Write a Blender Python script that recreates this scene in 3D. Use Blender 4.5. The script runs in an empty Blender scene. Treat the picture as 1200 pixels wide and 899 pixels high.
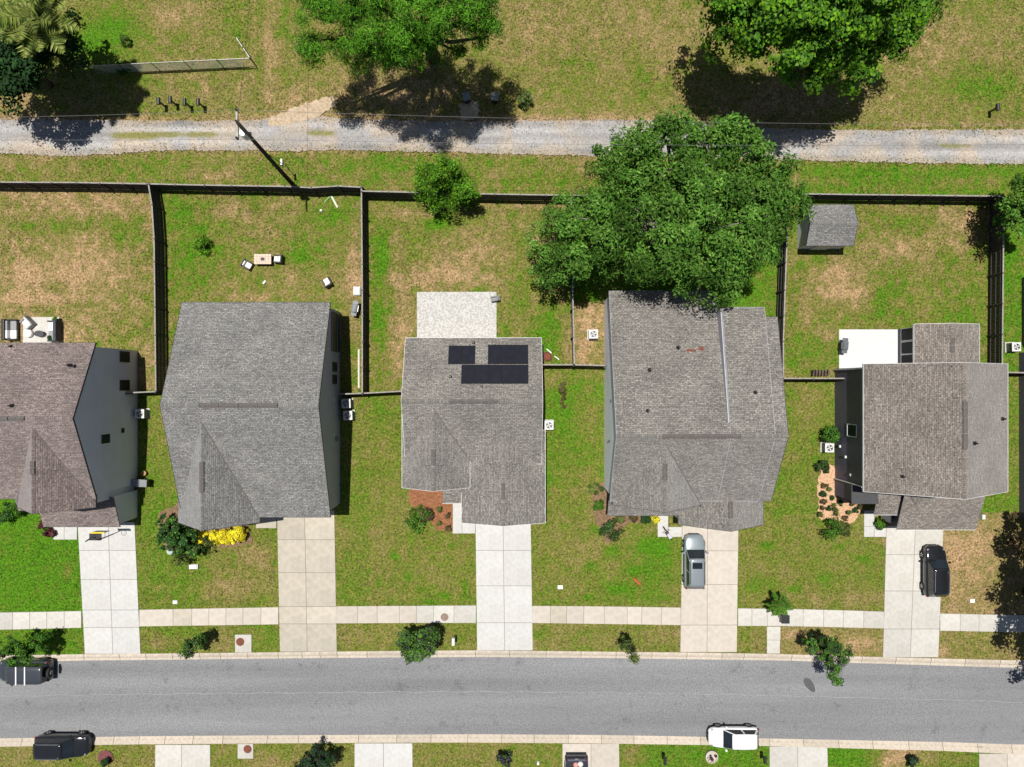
import bpy, math, random
import numpy as np
from mathutils import Vector, Matrix
random.seed(7); rng = np.random.default_rng(7)
S = bpy.context.scene; COL = S.collection
R = math.radians

# ------------------------------------------------------------ camera, sky, sun, exposure
H = 60.0; F = 804.0
cd = bpy.data.cameras.new('camera'); cam = bpy.data.objects.new('camera', cd); COL.objects.link(cam)
cam.location = (0, 0, H); cd.sensor_width = 36; cd.lens = 36*F/1200; cd.clip_start = .5; cd.clip_end = 6000
S.camera = cam
w = bpy.data.worlds.new('World'); S.world = w; w.use_nodes = True
wn = w.node_tree.nodes; bg = wn['Background']; sk = wn.new('ShaderNodeTexSky')
SH = Vector((.09, -.15, -1.0))
sk.sky_type = 'NISHITA'; sk.sun_disc = False; sk.sun_elevation = R(80.1); sk.sun_rotation = math.atan2(-SH.x, -SH.y)
w.node_tree.links.new(sk.outputs[0], bg.inputs[0]); bg.inputs[1].default_value = .05
sl = bpy.data.lights.new('sun', 'SUN'); sl.energy = 4.95; sl.angle = R(.5); sl.color = (1, .965, .9)
so = bpy.data.objects.new('sun', sl); COL.objects.link(so); so.location = (0, 0, 80)
so.rotation_euler = SH.to_track_quat('-Z', 'Y').to_euler()
S.view_settings.view_transform = 'Standard'; S.view_settings.look = 'None'; S.view_settings.exposure = .1
S.view_settings.gamma = 1.0
S.cycles.max_bounces = 5

def P(px, py, z=0.0):
    k = (H-z)/F
    return Vector(((px-600)*k, (449.5-py)*k, z))
def PX(px, z=0): return (px-600)*(H-z)/F
def PY(py, z=0): return (449.5-py)*(H-z)/F

# ------------------------------------------------------------ materials
MATS = {}
def nodes(m): return m.node_tree.nodes, m.node_tree.links
def mat(name, c1, c2=None, scale=6.0, rough=.8, bump=0.0, detail=4, metal=0.0, objrand=0.0, coat=0.0, big=None, spec=.3, lo=.35, hi=.65):
    if name in MATS: return MATS[name]
    m = bpy.data.materials.new(name); m.use_nodes = True; n, l = nodes(m)
    b = n['Principled BSDF']; b.inputs['Roughness'].default_value = rough; b.inputs['Metallic'].default_value = metal
    b.inputs['Coat Weight'].default_value = coat; b.inputs['Coat Roughness'].default_value = .04
    b.inputs['Specular IOR Level'].default_value = spec
    tc = n.new('ShaderNodeTexCoord')
    nz = n.new('ShaderNodeTexNoise'); nz.inputs['Scale'].default_value = scale; nz.inputs['Detail'].default_value = detail
    l.new(tc.outputs['Object'], nz.inputs['Vector'])
    if c2 is None: c2 = tuple(v*.86 for v in c1)
    mr = n.new('ShaderNodeMapRange'); mr.inputs[1].default_value = lo; mr.inputs[2].default_value = hi
    l.new(nz.outputs[0], mr.inputs[0])
    mx = n.new('ShaderNodeMix'); mx.data_type = 'RGBA'
    mx.inputs[6].default_value = (*c1, 1); mx.inputs[7].default_value = (*c2, 1); l.new(mr.outputs[0], mx.inputs[0])
    out = mx.outputs[2]
    if big:   # low-frequency stains
        n2 = n.new('ShaderNodeTexNoise'); n2.inputs['Scale'].default_value = big[0]; n2.inputs['Detail'].default_value = 5
        l.new(tc.outputs['Object'], n2.inputs['Vector'])
        m2 = n.new('ShaderNodeMapRange'); m2.inputs[1].default_value = .4; m2.inputs[2].default_value = .7; m2.inputs[4].default_value = big[1]
        l.new(n2.outputs[0], m2.inputs[0])
        x2 = n.new('ShaderNodeMix'); x2.data_type = 'RGBA'; x2.inputs[7].default_value = (*big[2], 1)
        l.new(m2.outputs[0], x2.inputs[0]); l.new(out, x2.inputs[6]); out = x2.outputs[2]
    if objrand:
        oi = n.new('ShaderNodeObjectInfo'); ma = n.new('ShaderNodeMapRange')
        ma.inputs[3].default_value = 1-objrand; ma.inputs[4].default_value = 1+objrand*.4; l.new(oi.outputs['Random'], ma.inputs[0])
        hs = n.new('ShaderNodeHueSaturation'); l.new(ma.outputs[0], hs.inputs['Value']); l.new(out, hs.inputs['Color']); out = hs.outputs[0]
    l.new(out, b.inputs['Base Color'])
    if bump:
        bp = n.new('ShaderNodeBump'); bp.inputs['Strength'].default_value = bump; bp.inputs['Distance'].default_value = .03
        l.new(nz.outputs[0], bp.inputs['Height']); l.new(bp.outputs[0], b.inputs['Normal'])
    MATS[name] = m; return m

def shingle(name, base, tint):
    m = bpy.data.materials.new(name); m.use_nodes = True; n, l = nodes(m); b = n['Principled BSDF']
    b.inputs['Roughness'].default_value = .92; b.inputs['Specular IOR Level'].default_value = .15
    b.inputs['Sheen Weight'].default_value = .45; b.inputs['Sheen Roughness'].default_value = .55
    uv = n.new('ShaderNodeUVMap')
    br = n.new('ShaderNodeTexBrick'); br.inputs['Scale'].default_value = 1; br.inputs['Brick Width'].default_value = .34
    br.inputs['Row Height'].default_value = .145; br.inputs['Mortar Size'].default_value = .012; br.inputs['Bias'].default_value = -.1
    br.offset = .37; br.inputs['Mortar Smooth'].default_value = .3
    d = [v*.84 for v in base]; u = [v*1.32 for v in tint]
    br.inputs['Color1'].default_value = (*d, 1); br.inputs['Color2'].default_value = (*u, 1); br.inputs['Mortar'].default_value = (*[v*.42 for v in base], 1)
    l.new(uv.outputs[0], br.inputs['Vector'])
    nz = n.new('ShaderNodeTexNoise'); nz.inputs['Scale'].default_value = 7.0; nz.inputs['Detail'].default_value = 4; nz.inputs['Roughness'].default_value = .75
    l.new(uv.outputs[0], nz.inputs['Vector'])
    cr = n.new('ShaderNodeMapRange'); cr.inputs[1].default_value = .36; cr.inputs[2].default_value = .64; cr.inputs[3].default_value = .48; cr.inputs[4].default_value = 1.62
    l.new(nz.outputs[0], cr.inputs[0])
    n2 = n.new('ShaderNodeTexNoise'); n2.inputs['Scale'].default_value = .35; n2.inputs['Detail'].default_value = 4
    l.new(uv.outputs[0], n2.inputs['Vector'])
    c2 = n.new('ShaderNodeMapRange'); c2.inputs[1].default_value = .3; c2.inputs[2].default_value = .7; c2.inputs[3].default_value = .84; c2.inputs[4].default_value = 1.14
    l.new(n2.outputs[0], c2.inputs[0])
    mm = n.new('ShaderNodeMath'); mm.operation = 'MULTIPLY'; l.new(cr.outputs[0], mm.inputs[0]); l.new(c2.outputs[0], mm.inputs[1])
    hs = n.new('ShaderNodeHueSaturation'); l.new(mm.outputs[0], hs.inputs['Value']); l.new(br.outputs[0], hs.inputs['Color'])
    l.new(hs.outputs[0], b.inputs['Base Color'])
    bp = n.new('ShaderNodeBump'); bp.inputs['Strength'].default_value = .5; bp.inputs['Distance'].default_value = .02
    l.new(br.outputs['Fac'], bp.inputs['Height']); bp.invert = True; l.new(bp.outputs[0], b.inputs['Normal'])
    MATS[name] = m; return m

def siding(name, c):
    m = bpy.data.materials.new(name); m.use_nodes = True; n, l = nodes(m); b = n['Principled BSDF']
    b.inputs['Roughness'].default_value = .6
    tc = n.new('ShaderNodeTexCoord'); sp = n.new('ShaderNodeSeparateXYZ'); l.new(tc.outputs['Object'], sp.inputs[0])
    dv = n.new('ShaderNodeMath'); dv.operation = 'MULTIPLY'; dv.inputs[1].default_value = 1/.2; l.new(sp.outputs[2], dv.inputs[0])
    fr = n.new('ShaderNodeMath'); fr.operation = 'FRACT'; l.new(dv.outputs[0], fr.inputs[0])
    st = n.new('ShaderNodeMapRange'); st.inputs[1].default_value = .0; st.inputs[2].default_value = .12; st.inputs[3].default_value = .8; l.new(fr.outputs[0], st.inputs[0])
    nz = n.new('ShaderNodeTexNoise'); nz.inputs['Scale'].default_value = .8; nz.inputs['Detail'].default_value = 5; l.new(tc.outputs['Object'], nz.inputs['Vector'])
    a = n.new('ShaderNodeMapRange'); a.inputs[3].default_value = .9; a.inputs[4].default_value = 1.12; l.new(nz.outputs[0], a.inputs[0])
    mm = n.new('ShaderNodeMath'); mm.operation = 'MULTIPLY'; l.new(st.outputs[0], mm.inputs[0]); l.new(a.outputs[0], mm.inputs[1])
    hs = n.new('ShaderNodeHueSaturation'); hs.inputs['Color'].default_value = (*c, 1); l.new(mm.outputs[0], hs.inputs['Value'])
    l.new(hs.outputs[0], b.inputs['Base Color'])
    bp = n.new('ShaderNodeBump'); bp.inputs['Strength'].default_value = .6; bp.inputs['Distance'].default_value = .015
    l.new(fr.outputs[0], bp.inputs['Height']); bp.invert = True; l.new(bp.outputs[0], b.inputs['Normal'])
    MATS[name] = m; return m

def vcol(name, rough=.7, trans=0.0, scale=7.0, lo=.55, hi=1.45, bump=.5, speck=None):
    m = bpy.data.materials.new(name); m.use_nodes = True; n, l = nodes(m); b = n['Principled BSDF']
    b.inputs['Roughness'].default_value = rough; b.inputs['Specular IOR Level'].default_value = .2
    at = n.new('ShaderNodeAttribute'); at.attribute_name = 'col'
    out = at.outputs['Color']
    if scale:
        tc = n.new('ShaderNodeTexCoord')
        nz = n.new('ShaderNodeTexNoise'); nz.inputs['Scale'].default_value = scale; nz.inputs['Detail'].default_value = 4; nz.inputs['Roughness'].default_value = .7
        l.new(tc.outputs['Object'], nz.inputs['Vector'])
        a = n.new('ShaderNodeMapRange'); a.inputs[1].default_value = .3; a.inputs[2].default_value = .7; a.inputs[3].default_value = lo; a.inputs[4].default_value = hi
        l.new(nz.outputs[0], a.inputs[0])
        hs = n.new('ShaderNodeHueSaturation'); l.new(a.outputs[0], hs.inputs['Value']); l.new(out, hs.inputs['Color']); out = hs.outputs[0]
        if speck:
            n3 = n.new('ShaderNodeTexNoise'); n3.inputs['Scale'].default_value = 3.1; n3.inputs['Detail'].default_value = 6; n3.inputs['Roughness'].default_value = .8
            l.new(tc.outputs['Object'], n3.inputs['Vector'])
            a3 = n.new('ShaderNodeMapRange'); a3.inputs[1].default_value = .5; a3.inputs[2].default_value = .72; a3.inputs[4].default_value = .75; l.new(n3.outputs[0], a3.inputs[0])
            mx = n.new('ShaderNodeMix'); mx.data_type = 'RGBA'; mx.inputs[7].default_value = (*speck, 1)
            l.new(a3.outputs[0], mx.inputs[0]); l.new(out, mx.inputs[6]); out = mx.outputs[2]
        bp = n.new('ShaderNodeBump'); bp.inputs['Strength'].default_value = bump; bp.inputs['Distance'].default_value = .06
        l.new(nz.outputs[0], bp.inputs['Height']); l.new(bp.outputs[0], b.inputs['Normal'])
    l.new(out, b.inputs['Base Color'])
    if trans:
        tr = n.new('ShaderNodeBsdfTranslucent'); l.new(out, tr.inputs[0]); ms = n.new('ShaderNodeMixShader'); ms.inputs[0].default_value = trans
        l.new(b.outputs[0], ms.inputs[1]); l.new(tr.outputs[0], ms.inputs[2]); l.new(ms.outputs[0], n['Material Output'].inputs[0])
    MATS[name] = m; return m

M_leaf = vcol('leaf', .7, .12, 0)
M_leaf.node_tree.nodes['Principled BSDF'].inputs['Specular IOR Level'].default_value = .08
M_ground = vcol('lawn', .95, 0, 5.5, .35, 1.7, .8)
M_blade = vcol('grass_blade', .8, .2, 0)
M_bark = mat('bark', (.16, .12, .09), (.06, .045, .035), 5, .95, .6)
M_bark_pale = mat('bark_pale', (.34, .31, .26), (.16, .14, .12), 4, .95, .5)
M_asph = mat('asphalt', (.255, .255, .262), (.165, .166, .173), 8.5, .95, .6, detail=10, big=(.13, .3, (.19, .19, .195)), spec=.15, lo=.36, hi=.64)
_n, _l = nodes(M_asph); _b = _n['Principled BSDF']; _src = _b.inputs['Base Color'].links[0].from_socket
_tc = _n.new('ShaderNodeTexCoord'); _mp = _n.new('ShaderNodeMapping'); _mp.inputs['Scale'].default_value = (.03, .55, 1); _l.new(_tc.outputs['Object'], _mp.inputs[0])
_nz = _n.new('ShaderNodeTexNoise'); _nz.inputs['Scale'].default_value = 1.0; _nz.inputs['Detail'].default_value = 5; _l.new(_mp.outputs[0], _nz.inputs['Vector'])
_a = _n.new('ShaderNodeMapRange'); _a.inputs[1].default_value = .3; _a.inputs[2].default_value = .7; _a.inputs[3].default_value = .84; _a.inputs[4].default_value = 1.12; _l.new(_nz.outputs[0], _a.inputs[0])
_n2 = _n.new('ShaderNodeTexNoise'); _n2.inputs['Scale'].default_value = .55; _n2.inputs['Detail'].default_value = 9; _n2.inputs['Roughness'].default_value = .75; _l.new(_tc.outputs['Object'], _n2.inputs['Vector'])
_a2 = _n.new('ShaderNodeMapRange'); _a2.inputs[1].default_value = .57; _a2.inputs[2].default_value = .66; _a2.inputs[3].default_value = 1; _a2.inputs[4].default_value = .74; _l.new(_n2.outputs[0], _a2.inputs[0])
_vo = _n.new('ShaderNodeTexVoronoi'); _vo.feature = 'DISTANCE_TO_EDGE'; _vo.inputs['Scale'].default_value = .11
_wp = _n.new('ShaderNodeMix'); _wp.data_type = 'VECTOR'; _wp.inputs[0].default_value = .12; _l.new(_tc.outputs['Object'], _wp.inputs[4]); _l.new(_n2.outputs['Color'], _wp.inputs[5]); _l.new(_wp.outputs[1], _vo.inputs['Vector'])
_a3 = _n.new('ShaderNodeMapRange'); _a3.inputs[1].default_value = .0; _a3.inputs[2].default_value = .006; _a3.inputs[3].default_value = .97; _a3.inputs[4].default_value = 1; _l.new(_vo.outputs['Distance'], _a3.inputs[0])
_m1 = _n.new('ShaderNodeMath'); _m1.operation = 'MULTIPLY'; _l.new(_a.outputs[0], _m1.inputs[0]); _l.new(_a2.outputs[0], _m1.inputs[1])
_m2 = _n.new('ShaderNodeMath'); _m2.operation = 'MULTIPLY'; _l.new(_m1.outputs[0], _m2.inputs[0]); _l.new(_a3.outputs[0], _m2.inputs[1])
_h = _n.new('ShaderNodeHueSaturation'); _l.new(_src, _h.inputs['Color']); _l.new(_m2.outputs[0], _h.inputs['Value']); _l.new(_h.outputs[0], _b.inputs['Base Color'])
M_conc = mat('concrete', (.55, .53, .495), (.48, .46, .42), 3, .9, .15, objrand=.12, big=(.4, .45, (.42, .385, .33)))
M_conc_new = mat('concrete_pale', (.55, .545, .53), (.49, .48, .46), 3, .9, .12, objrand=.05, big=(.4, .45, (.45, .435, .41)))
M_conc_tan = mat('concrete_tan', (.52, .47, .39), (.44, .395, .32), 2.2, .9, .15, objrand=.14, big=(.45, .45, (.36, .34, .29)))
M_conc_pink = mat('concrete_pinkish', (.54, .485, .425), (.46, .415, .36), 2.2, .9, .15, objrand=.1, big=(.4, .3, (.50, .44, .38)))
M_kerb = mat('kerb_concrete', (.56, .49, .405), (.45, .39, .315), 4, .9, .2, objrand=.12, big=(.6, .25, (.42, .37, .30)))
M_patio = mat('aggregate', (.54, .525, .495), (.38, .37, .35), 7, .9, .3, detail=6, lo=.42, hi=.58)
M_patio_w = mat('patio_white', (.60, .60, .60), (.56, .56, .555), 3, .8, .05)
M_gravel = vcol('gravel', .95, 0, 8.0, .6, 1.35, .6)
M_mulch = mat('mulch_red', (.33, .14, .065), (.16, .07, .035), 9, .95, .7)
M_straw = mat('pine_straw', (.62, .40, .25), (.42, .25, .14), 8, .95, .6)
M_mulchb = mat('mulch_brown', (.26, .16, .09), (.12, .08, .045), 8, .95, .7)
M_fence = mat('fence_wood', (.082, .07, .068), (.05, .043, .043), 7, .9, .3)
M_fencecap = mat('fence_cap', (.36, .33, .30), (.22, .20, .18), 9, .85, .2)
M_white = mat('white_trim', (.78, .78, .77), (.70, .70, .69), 2, .5)
M_pale = mat('pale_trim', (.42, .44, .47), None, 2, .6)
M_dark = mat('dark_trim', (.06, .06, .065), None, 3, .6)
M_black = mat('black_plastic', (.018, .018, .02), None, 3, .45, spec=.5)
M_rubber = mat('rubber', (.02, .02, .02), (.03, .03, .03), 8, .85)
M_glassd = mat('window_glass', (.012, .02, .018), (.02, .028, .026), 2, .5, spec=.08)
M_glass = mat('dark_glass', (.012, .016, .02), (.02, .025, .03), 1, .06, spec=.8)
M_frame = mat('panel_frame', (.017, .018, .022), None, 2, .5, spec=.1)
M_solar = mat('solar_cell', (.014, .015, .022), (.018, .019, .027), 2, .4, spec=.12)
M_silver = mat('metal', (.5, .5, .5), (.4, .4, .4), 3, .4, metal=.8)
M_grey = mat('grey_plastic', (.24, .25, .26), (.17, .18, .19), 4, .6)
M_acw = mat('ac_casing', (.66, .66, .64), (.58, .58, .56), 3, .5)
M_cush = mat('white_cushion', (.78, .77, .74), (.70, .69, .66), 3, .9, .2)
M_wick = mat('wicker', (.11, .105, .10), (.05, .048, .045), 22, .8, .6)
M_wick_l = mat('wicker_grey', (.34, .34, .345), (.22, .22, .225), 22, .8, .6)
M_woodl = mat('pale_tile', (.66, .53, .42), (.58, .46, .36), 4, .7)
M_rust = mat('rust', (.22, .07, .045), (.13, .05, .035), 9, .9, .3)
M_pole = mat('pole_wood', (.045, .034, .028), (.025, .02, .017), 5, .9, .4)
M_wire = mat('wire', (.32, .32, .33), None, 2, .5, metal=.5)
M_wired = mat('wire_dark', (.03, .03, .03), None, 2, .6)
M_poleg = mat('crossarm_wood', (.44, .43, .39), (.30, .29, .26), 6, .85)
M_yellow = mat('yellow', (.75, .6, .02), None, 3, .6)
SH_grey = shingle('shingle_grey', (.176, .171, .165), (.18, .175, .168))
SH_brown = shingle('shingle_mauve', (.175, .135, .125), (.19, .15, .14))
SH_tan = shingle('shingle_taupe', (.19, .163, .143), (.195, .17, .15))
SH_taup = shingle('shingle_warm_grey', (.185, .172, .155), (.19, .177, .16))
SD_grey = siding('siding_grey', (.70, .69, .82)); SD_slate = siding('siding_slate', (.38, .375, .43))
SD_pale = siding('siding_pale', (.86, .86, .92)); SD_navy = siding('siding_navy', (.095, .088, .135))
SD_cream = siding('siding_cream', (.6, .58, .54))

# ------------------------------------------------------------ mesh helpers
class MB:
    def __init__(s): s.v = []; s.f = []; s.uv = []; s.mi = []
    def quad(s, *p, uv=None, mi=0):
        b = len(s.v); s.v += [tuple(q) for q in p]; s.f.append(tuple(range(b, b+len(p)))); s.uv.append(uv); s.mi.append(mi); return s
    def box(s, x0, x1, y0, y1, z0, z1, M=None):
        c = [(x, y, z) for z in (z0, z1) for x, y in ((x0, y0), (x1, y0), (x1, y1), (x0, y1))]
        if M is not None: c = [tuple(M @ Vector(q)) for q in c]
        b = len(s.v); s.v += c
        for f in ((3, 2, 1, 0), (4, 5, 6, 7), (0, 1, 5, 4), (1, 2, 6, 5), (2, 3, 7, 6), (3, 0, 4, 7)):
            s.f.append(tuple(b+i for i in f)); s.uv.append(None); s.mi.append(0)
        return s
    def prism(s, poly, z0, z1, M=None):   # poly: xy ccw
        n = len(poly); b = len(s.v)
        c = [(x, y, z0) for x, y in poly]+[(x, y, z1) for x, y in poly]
        if M is not None: c = [tuple(M @ Vector(q)) for q in c]
        s.v += c; s.f.append(tuple(b+n+i for i in range(n))); s.f.append(tuple(b+n-1-i for i in range(n)))
        for i in range(n): s.f.append((b+i, b+(i+1) % n, b+n+(i+1) % n, b+n+i))
        s.uv += [None]*(n+2); s.mi += [0]*(n+2); return s
    def tube(s, pts, rad, seg=6, cap=True):
        pts = [Vector(p) for p in pts]; n = len(pts)
        if not hasattr(rad, '__len__'): rad = [rad]*n
        b = len(s.v)
        for i, p in enumerate(pts):
            d = (pts[min(i+1, n-1)]-pts[max(i-1, 0)]).normalized()
            a = d.cross(Vector((0, 0, 1)) if abs(d.z) < .9 else Vector((1, 0, 0))).normalized(); c = d.cross(a)
            for k in range(seg):
                t = 2*math.pi*k/seg; s.v.append(tuple(p+(a*math.cos(t)+c*math.sin(t))*rad[i]))
        for i in range(n-1):
            for k in range(seg):
                q = b+i*seg; k2 = (k+1) % seg
                s.f.append((q+k, q+k2, q+seg+k2, q+seg+k)); s.uv.append(None); s.mi.append(0)
        if cap:
            s.f.append(tuple(b+seg-1-k for k in range(seg))); s.f.append(tuple(b+(n-1)*seg+k for k in range(seg))); s.uv += [None]*2; s.mi += [0]*2
        return s
    def lathe(s, prof, seg=16, c=(0, 0, 0), M=None):   # prof [(r,z)]
        b = len(s.v); n = len(prof)
        for r, z in prof:
            for k in range(seg):
                t = 2*math.pi*k/seg; q = Vector((c[0]+r*math.cos(t), c[1]+r*math.sin(t), c[2]+z))
                if M is not None: q = M @ q
                s.v.append(tuple(q))
        for i in range(n-1):
            for k in range(seg):
                q = b+i*seg; k2 = (k+1) % seg
                s.f.append((q+k, q+k2, q+seg+k2, q+seg+k)); s.uv.append(None); s.mi.append(0)
        s.f.append(tuple(b+seg-1-k for k in range(seg))); s.f.append(tuple(b+(n-1)*seg+k for k in range(seg))); s.uv += [None]*2; s.mi += [0]*2
        return s
    def build(s, name, m, parent=None, smooth=False, bevel=0, sub=0, loc=None, kind=None):
        me = bpy.data.meshes.new(name); me.from_pydata(s.v, [], s.f)
        for q in (m if isinstance(m, (list, tuple)) else [m]): me.materials.append(q)
        if any(u is not None for u in s.uv):
            ul = me.uv_layers.new(name='UVMap'); li = 0
            for f, u in zip(s.f, s.uv):
                for k in range(len(f)):
                    ul.data[li].uv = u[k] if u is not None else (0, 0); li += 1
        if any(s.mi):
            for p, i in zip(me.polygons, s.mi): p.material_index = i
        if smooth: me.shade_smooth() if hasattr(me, 'shade_smooth') else None
        me.update()
        o = bpy.data.objects.new(name, me); COL.objects.link(o)
        if parent: o.parent = parent
        if loc is not None: o.location = loc
        if bevel:
            bm = o.modifiers.new('bevel', 'BEVEL'); bm.width = bevel; bm.segments = 2; bm.limit_method = 'ANGLE'
        if sub:
            sm = o.modifiers.new('sub', 'SUBSURF'); sm.levels = sub; sm.render_levels = sub
        if kind: o['kind'] = kind
        return o

def tag(o, label, cat, group=None):
    o['label'] = label; o['category'] = cat
    if group: o['group'] = group
    return o
def thing(name, label, cat, loc=(0, 0, 0), rz=0, group=None):
    o = bpy.data.objects.new(name, None); COL.objects.link(o); o.empty_display_size = .2
    o.location = loc; o.rotation_euler = (0, 0, rz); return tag(o, label, cat, group)
def structE(name, loc=(0, 0, 0)):
    o = bpy.data.objects.new(name, None); COL.objects.link(o); o.location = loc; o['kind'] = 'structure'; return o
def dup(root, label, loc=None, rz=None):
    def cp(o, par):
        c = o.copy(); COL.objects.link(c)
        if par: c.parent = par
        for ch in [q for q in bpy.data.objects if q.parent == o]: cp(ch, c)
        return c
    r = cp(root, None); r['label'] = label
    if loc is not None: r.location = loc
    if rz is not None: r.rotation_euler = (0, 0, rz)
    return r

def np_mesh(name, V, nq, cols, m, parent=None, nper=4):
    me = bpy.data.meshes.new(name); nv = len(V)
    me.vertices.add(nv); me.vertices.foreach_set('co', V.astype(np.float32).ravel())
    me.loops.add(nq*nper); me.loops.foreach_set('vertex_index', np.arange(nq*nper, dtype=np.int32))
    me.polygons.add(nq); me.polygons.foreach_set('loop_start', np.arange(0, nq*nper, nper, dtype=np.int32))
    me.update(calc_edges=True)
    a = me.color_attributes.new('col', 'FLOAT_COLOR', 'CORNER')
    c = np.ones((nq, nper, 4), np.float32); c[:, :, :3] = cols[:, None, :]; a.data.foreach_set('color', c.ravel())
    me.materials.append(m); o = bpy.data.objects.new(name, me); COL.objects.link(o)
    if parent: o.parent = parent
    return o

def unit(a): return a/np.maximum(np.linalg.norm(a, axis=-1, keepdims=True), 1e-9)
def leaf_quads(C, size, up=.6, aspect=.55, N0=None):
    n = len(C); nrm = rng.normal(size=(n, 3)); nrm[:, 2] = np.abs(nrm[:, 2])+up
    if N0 is not None: nrm = nrm*.55+N0*1.1
    nrm = unit(nrm)
    t = unit(np.cross(nrm, rng.normal(size=(n, 3)))); b = np.cross(nrm, t)
    s = (size*rng.uniform(.6, 1.3, n))[:, None]
    V = np.stack([C-t*s, C-b*s*aspect, C+t*s, C+b*s*aspect], 1).reshape(-1, 3)
    return V
def pick(pal, n, jit=.18):
    pal = np.array(pal); c = pal[rng.integers(0, len(pal), n)]*rng.uniform(1-jit, 1+jit, (n, 1)); return np.clip(c, 0, 1)

PAL = {
 'oak': [(.052, .135, .016), (.072, .172, .02), (.13, .24, .045), (.036, .092, .012), (.084, .19, .024)],
 'pine': [(.048, .145, .010), (.075, .21, .012), (.028, .085, .008), (.11, .27, .02)],
 'bright': [(.10, .23, .010), (.14, .30, .014), (.06, .165, .010), (.045, .12, .012)],
 'dark': [(.022, .06, .018), (.03, .08, .02), (.02, .045, .016)],
 'palm': [(.14, .20, .03), (.24, .29, .06), (.07, .11, .025), (.30, .32, .10)],
 'mid': [(.04, .12, .012), (.065, .165, .016), (.095, .21, .022)],
 'purple': [(.03, .02, .045), (.05, .02, .05), (.03, .06, .03), (.06, .05, .09)],
 'reddish': [(.09, .03, .035), (.06, .02, .025), (.12, .04, .04)],
 'yellow': [(.85, .68, .02), (.75, .62, .03), (.80, .72, .05), (.45, .42, .03)],
 'olive': [(.10, .13, .03), (.14, .16, .04), (.07, .10, .03)],
 'mixdry': [(.14, .09, .04), (.07, .08, .03), (.09, .05, .03)],
}
def crown_pts(blobs, dens, cr, leaf_per, below=-.25, gap=.12, fill=.25):
    """blobs: (x,y,z,rx,ry,rz). returns leaf centres, outward normals, cluster centres"""
    P_, N_, K_, T_ = [], [], [], []
    for (x, y, z, rx, ry, rz) in blobs:
        nc = max(4, int(dens*(rx*ry)*4.2))
        d = unit(rng.normal(size=(nc*3, 3))); d = d[d[:, 2] > below][:nc]; d[:, 2] = np.where(rng.random(len(d)) < .25, np.abs(d[:, 2]), d[:, 2])
        rad = rng.uniform(.62, 1.10, (len(d), 1)); inn = rng.random(len(d)) < fill; rad[inn] *= .6
        keep = rng.random(len(d)) > gap; d = d[keep]; rad = rad[keep]
        c = np.array([x, y, z])+d*rad*np.array([rx, ry, rz])
        rs = cr*1.75; ns = max(3, int(rx*ry*2.2/(rs*rs))); sd_ = unit(rng.normal(size=(ns*3, 3))); sd_ = sd_[sd_[:, 2] > -.1][:ns]
        sc = np.array([x, y, z])+sd_*np.array([rx, ry, rz])*.92; stint = rng.uniform(.72, 1.3, len(sc)); slift = rng.uniform(-1.0, .9, len(sc))*cr
        dd = np.linalg.norm((c[:, None, :]-sc[None])*np.array([1, 1, .5]), axis=2); jn = dd.argmin(1); dm = dd.min(1)/rs
        lat = (c-sc[jn])/rs; bump = np.clip(1-dm**2, -.9, 1); c = c-(c-sc[jn])*.16; c[:, 2] += bump*cr*1.25+slift[jn]
        d = d*.5+lat*np.array([1.5, 1.5, .3])*np.clip(dm, 0, 1.2)[:, None]+np.array([0, 0, .35]); ct = stint[jn]
        K_.append(c)
        for ci, di, ti_ in zip(c, d, ct):
            r = cr*rng.uniform(.6, 1.25); nl = int(leaf_per*rng.uniform(.7, 1.3))
            o = unit(rng.normal(size=(nl, 3)))*(rng.random((nl, 1))**.45)*r; o[:, 2] *= .8
            P_.append(ci+o); N_.append(unit(o)*.55+di*.75); T_.append(np.full(nl, ti_*rng.uniform(.8, 1.2)))
    crown_pts.tint = np.concatenate(T_)[:, None]; return np.concatenate(P_), np.concatenate(N_), np.concatenate(K_)

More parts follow.
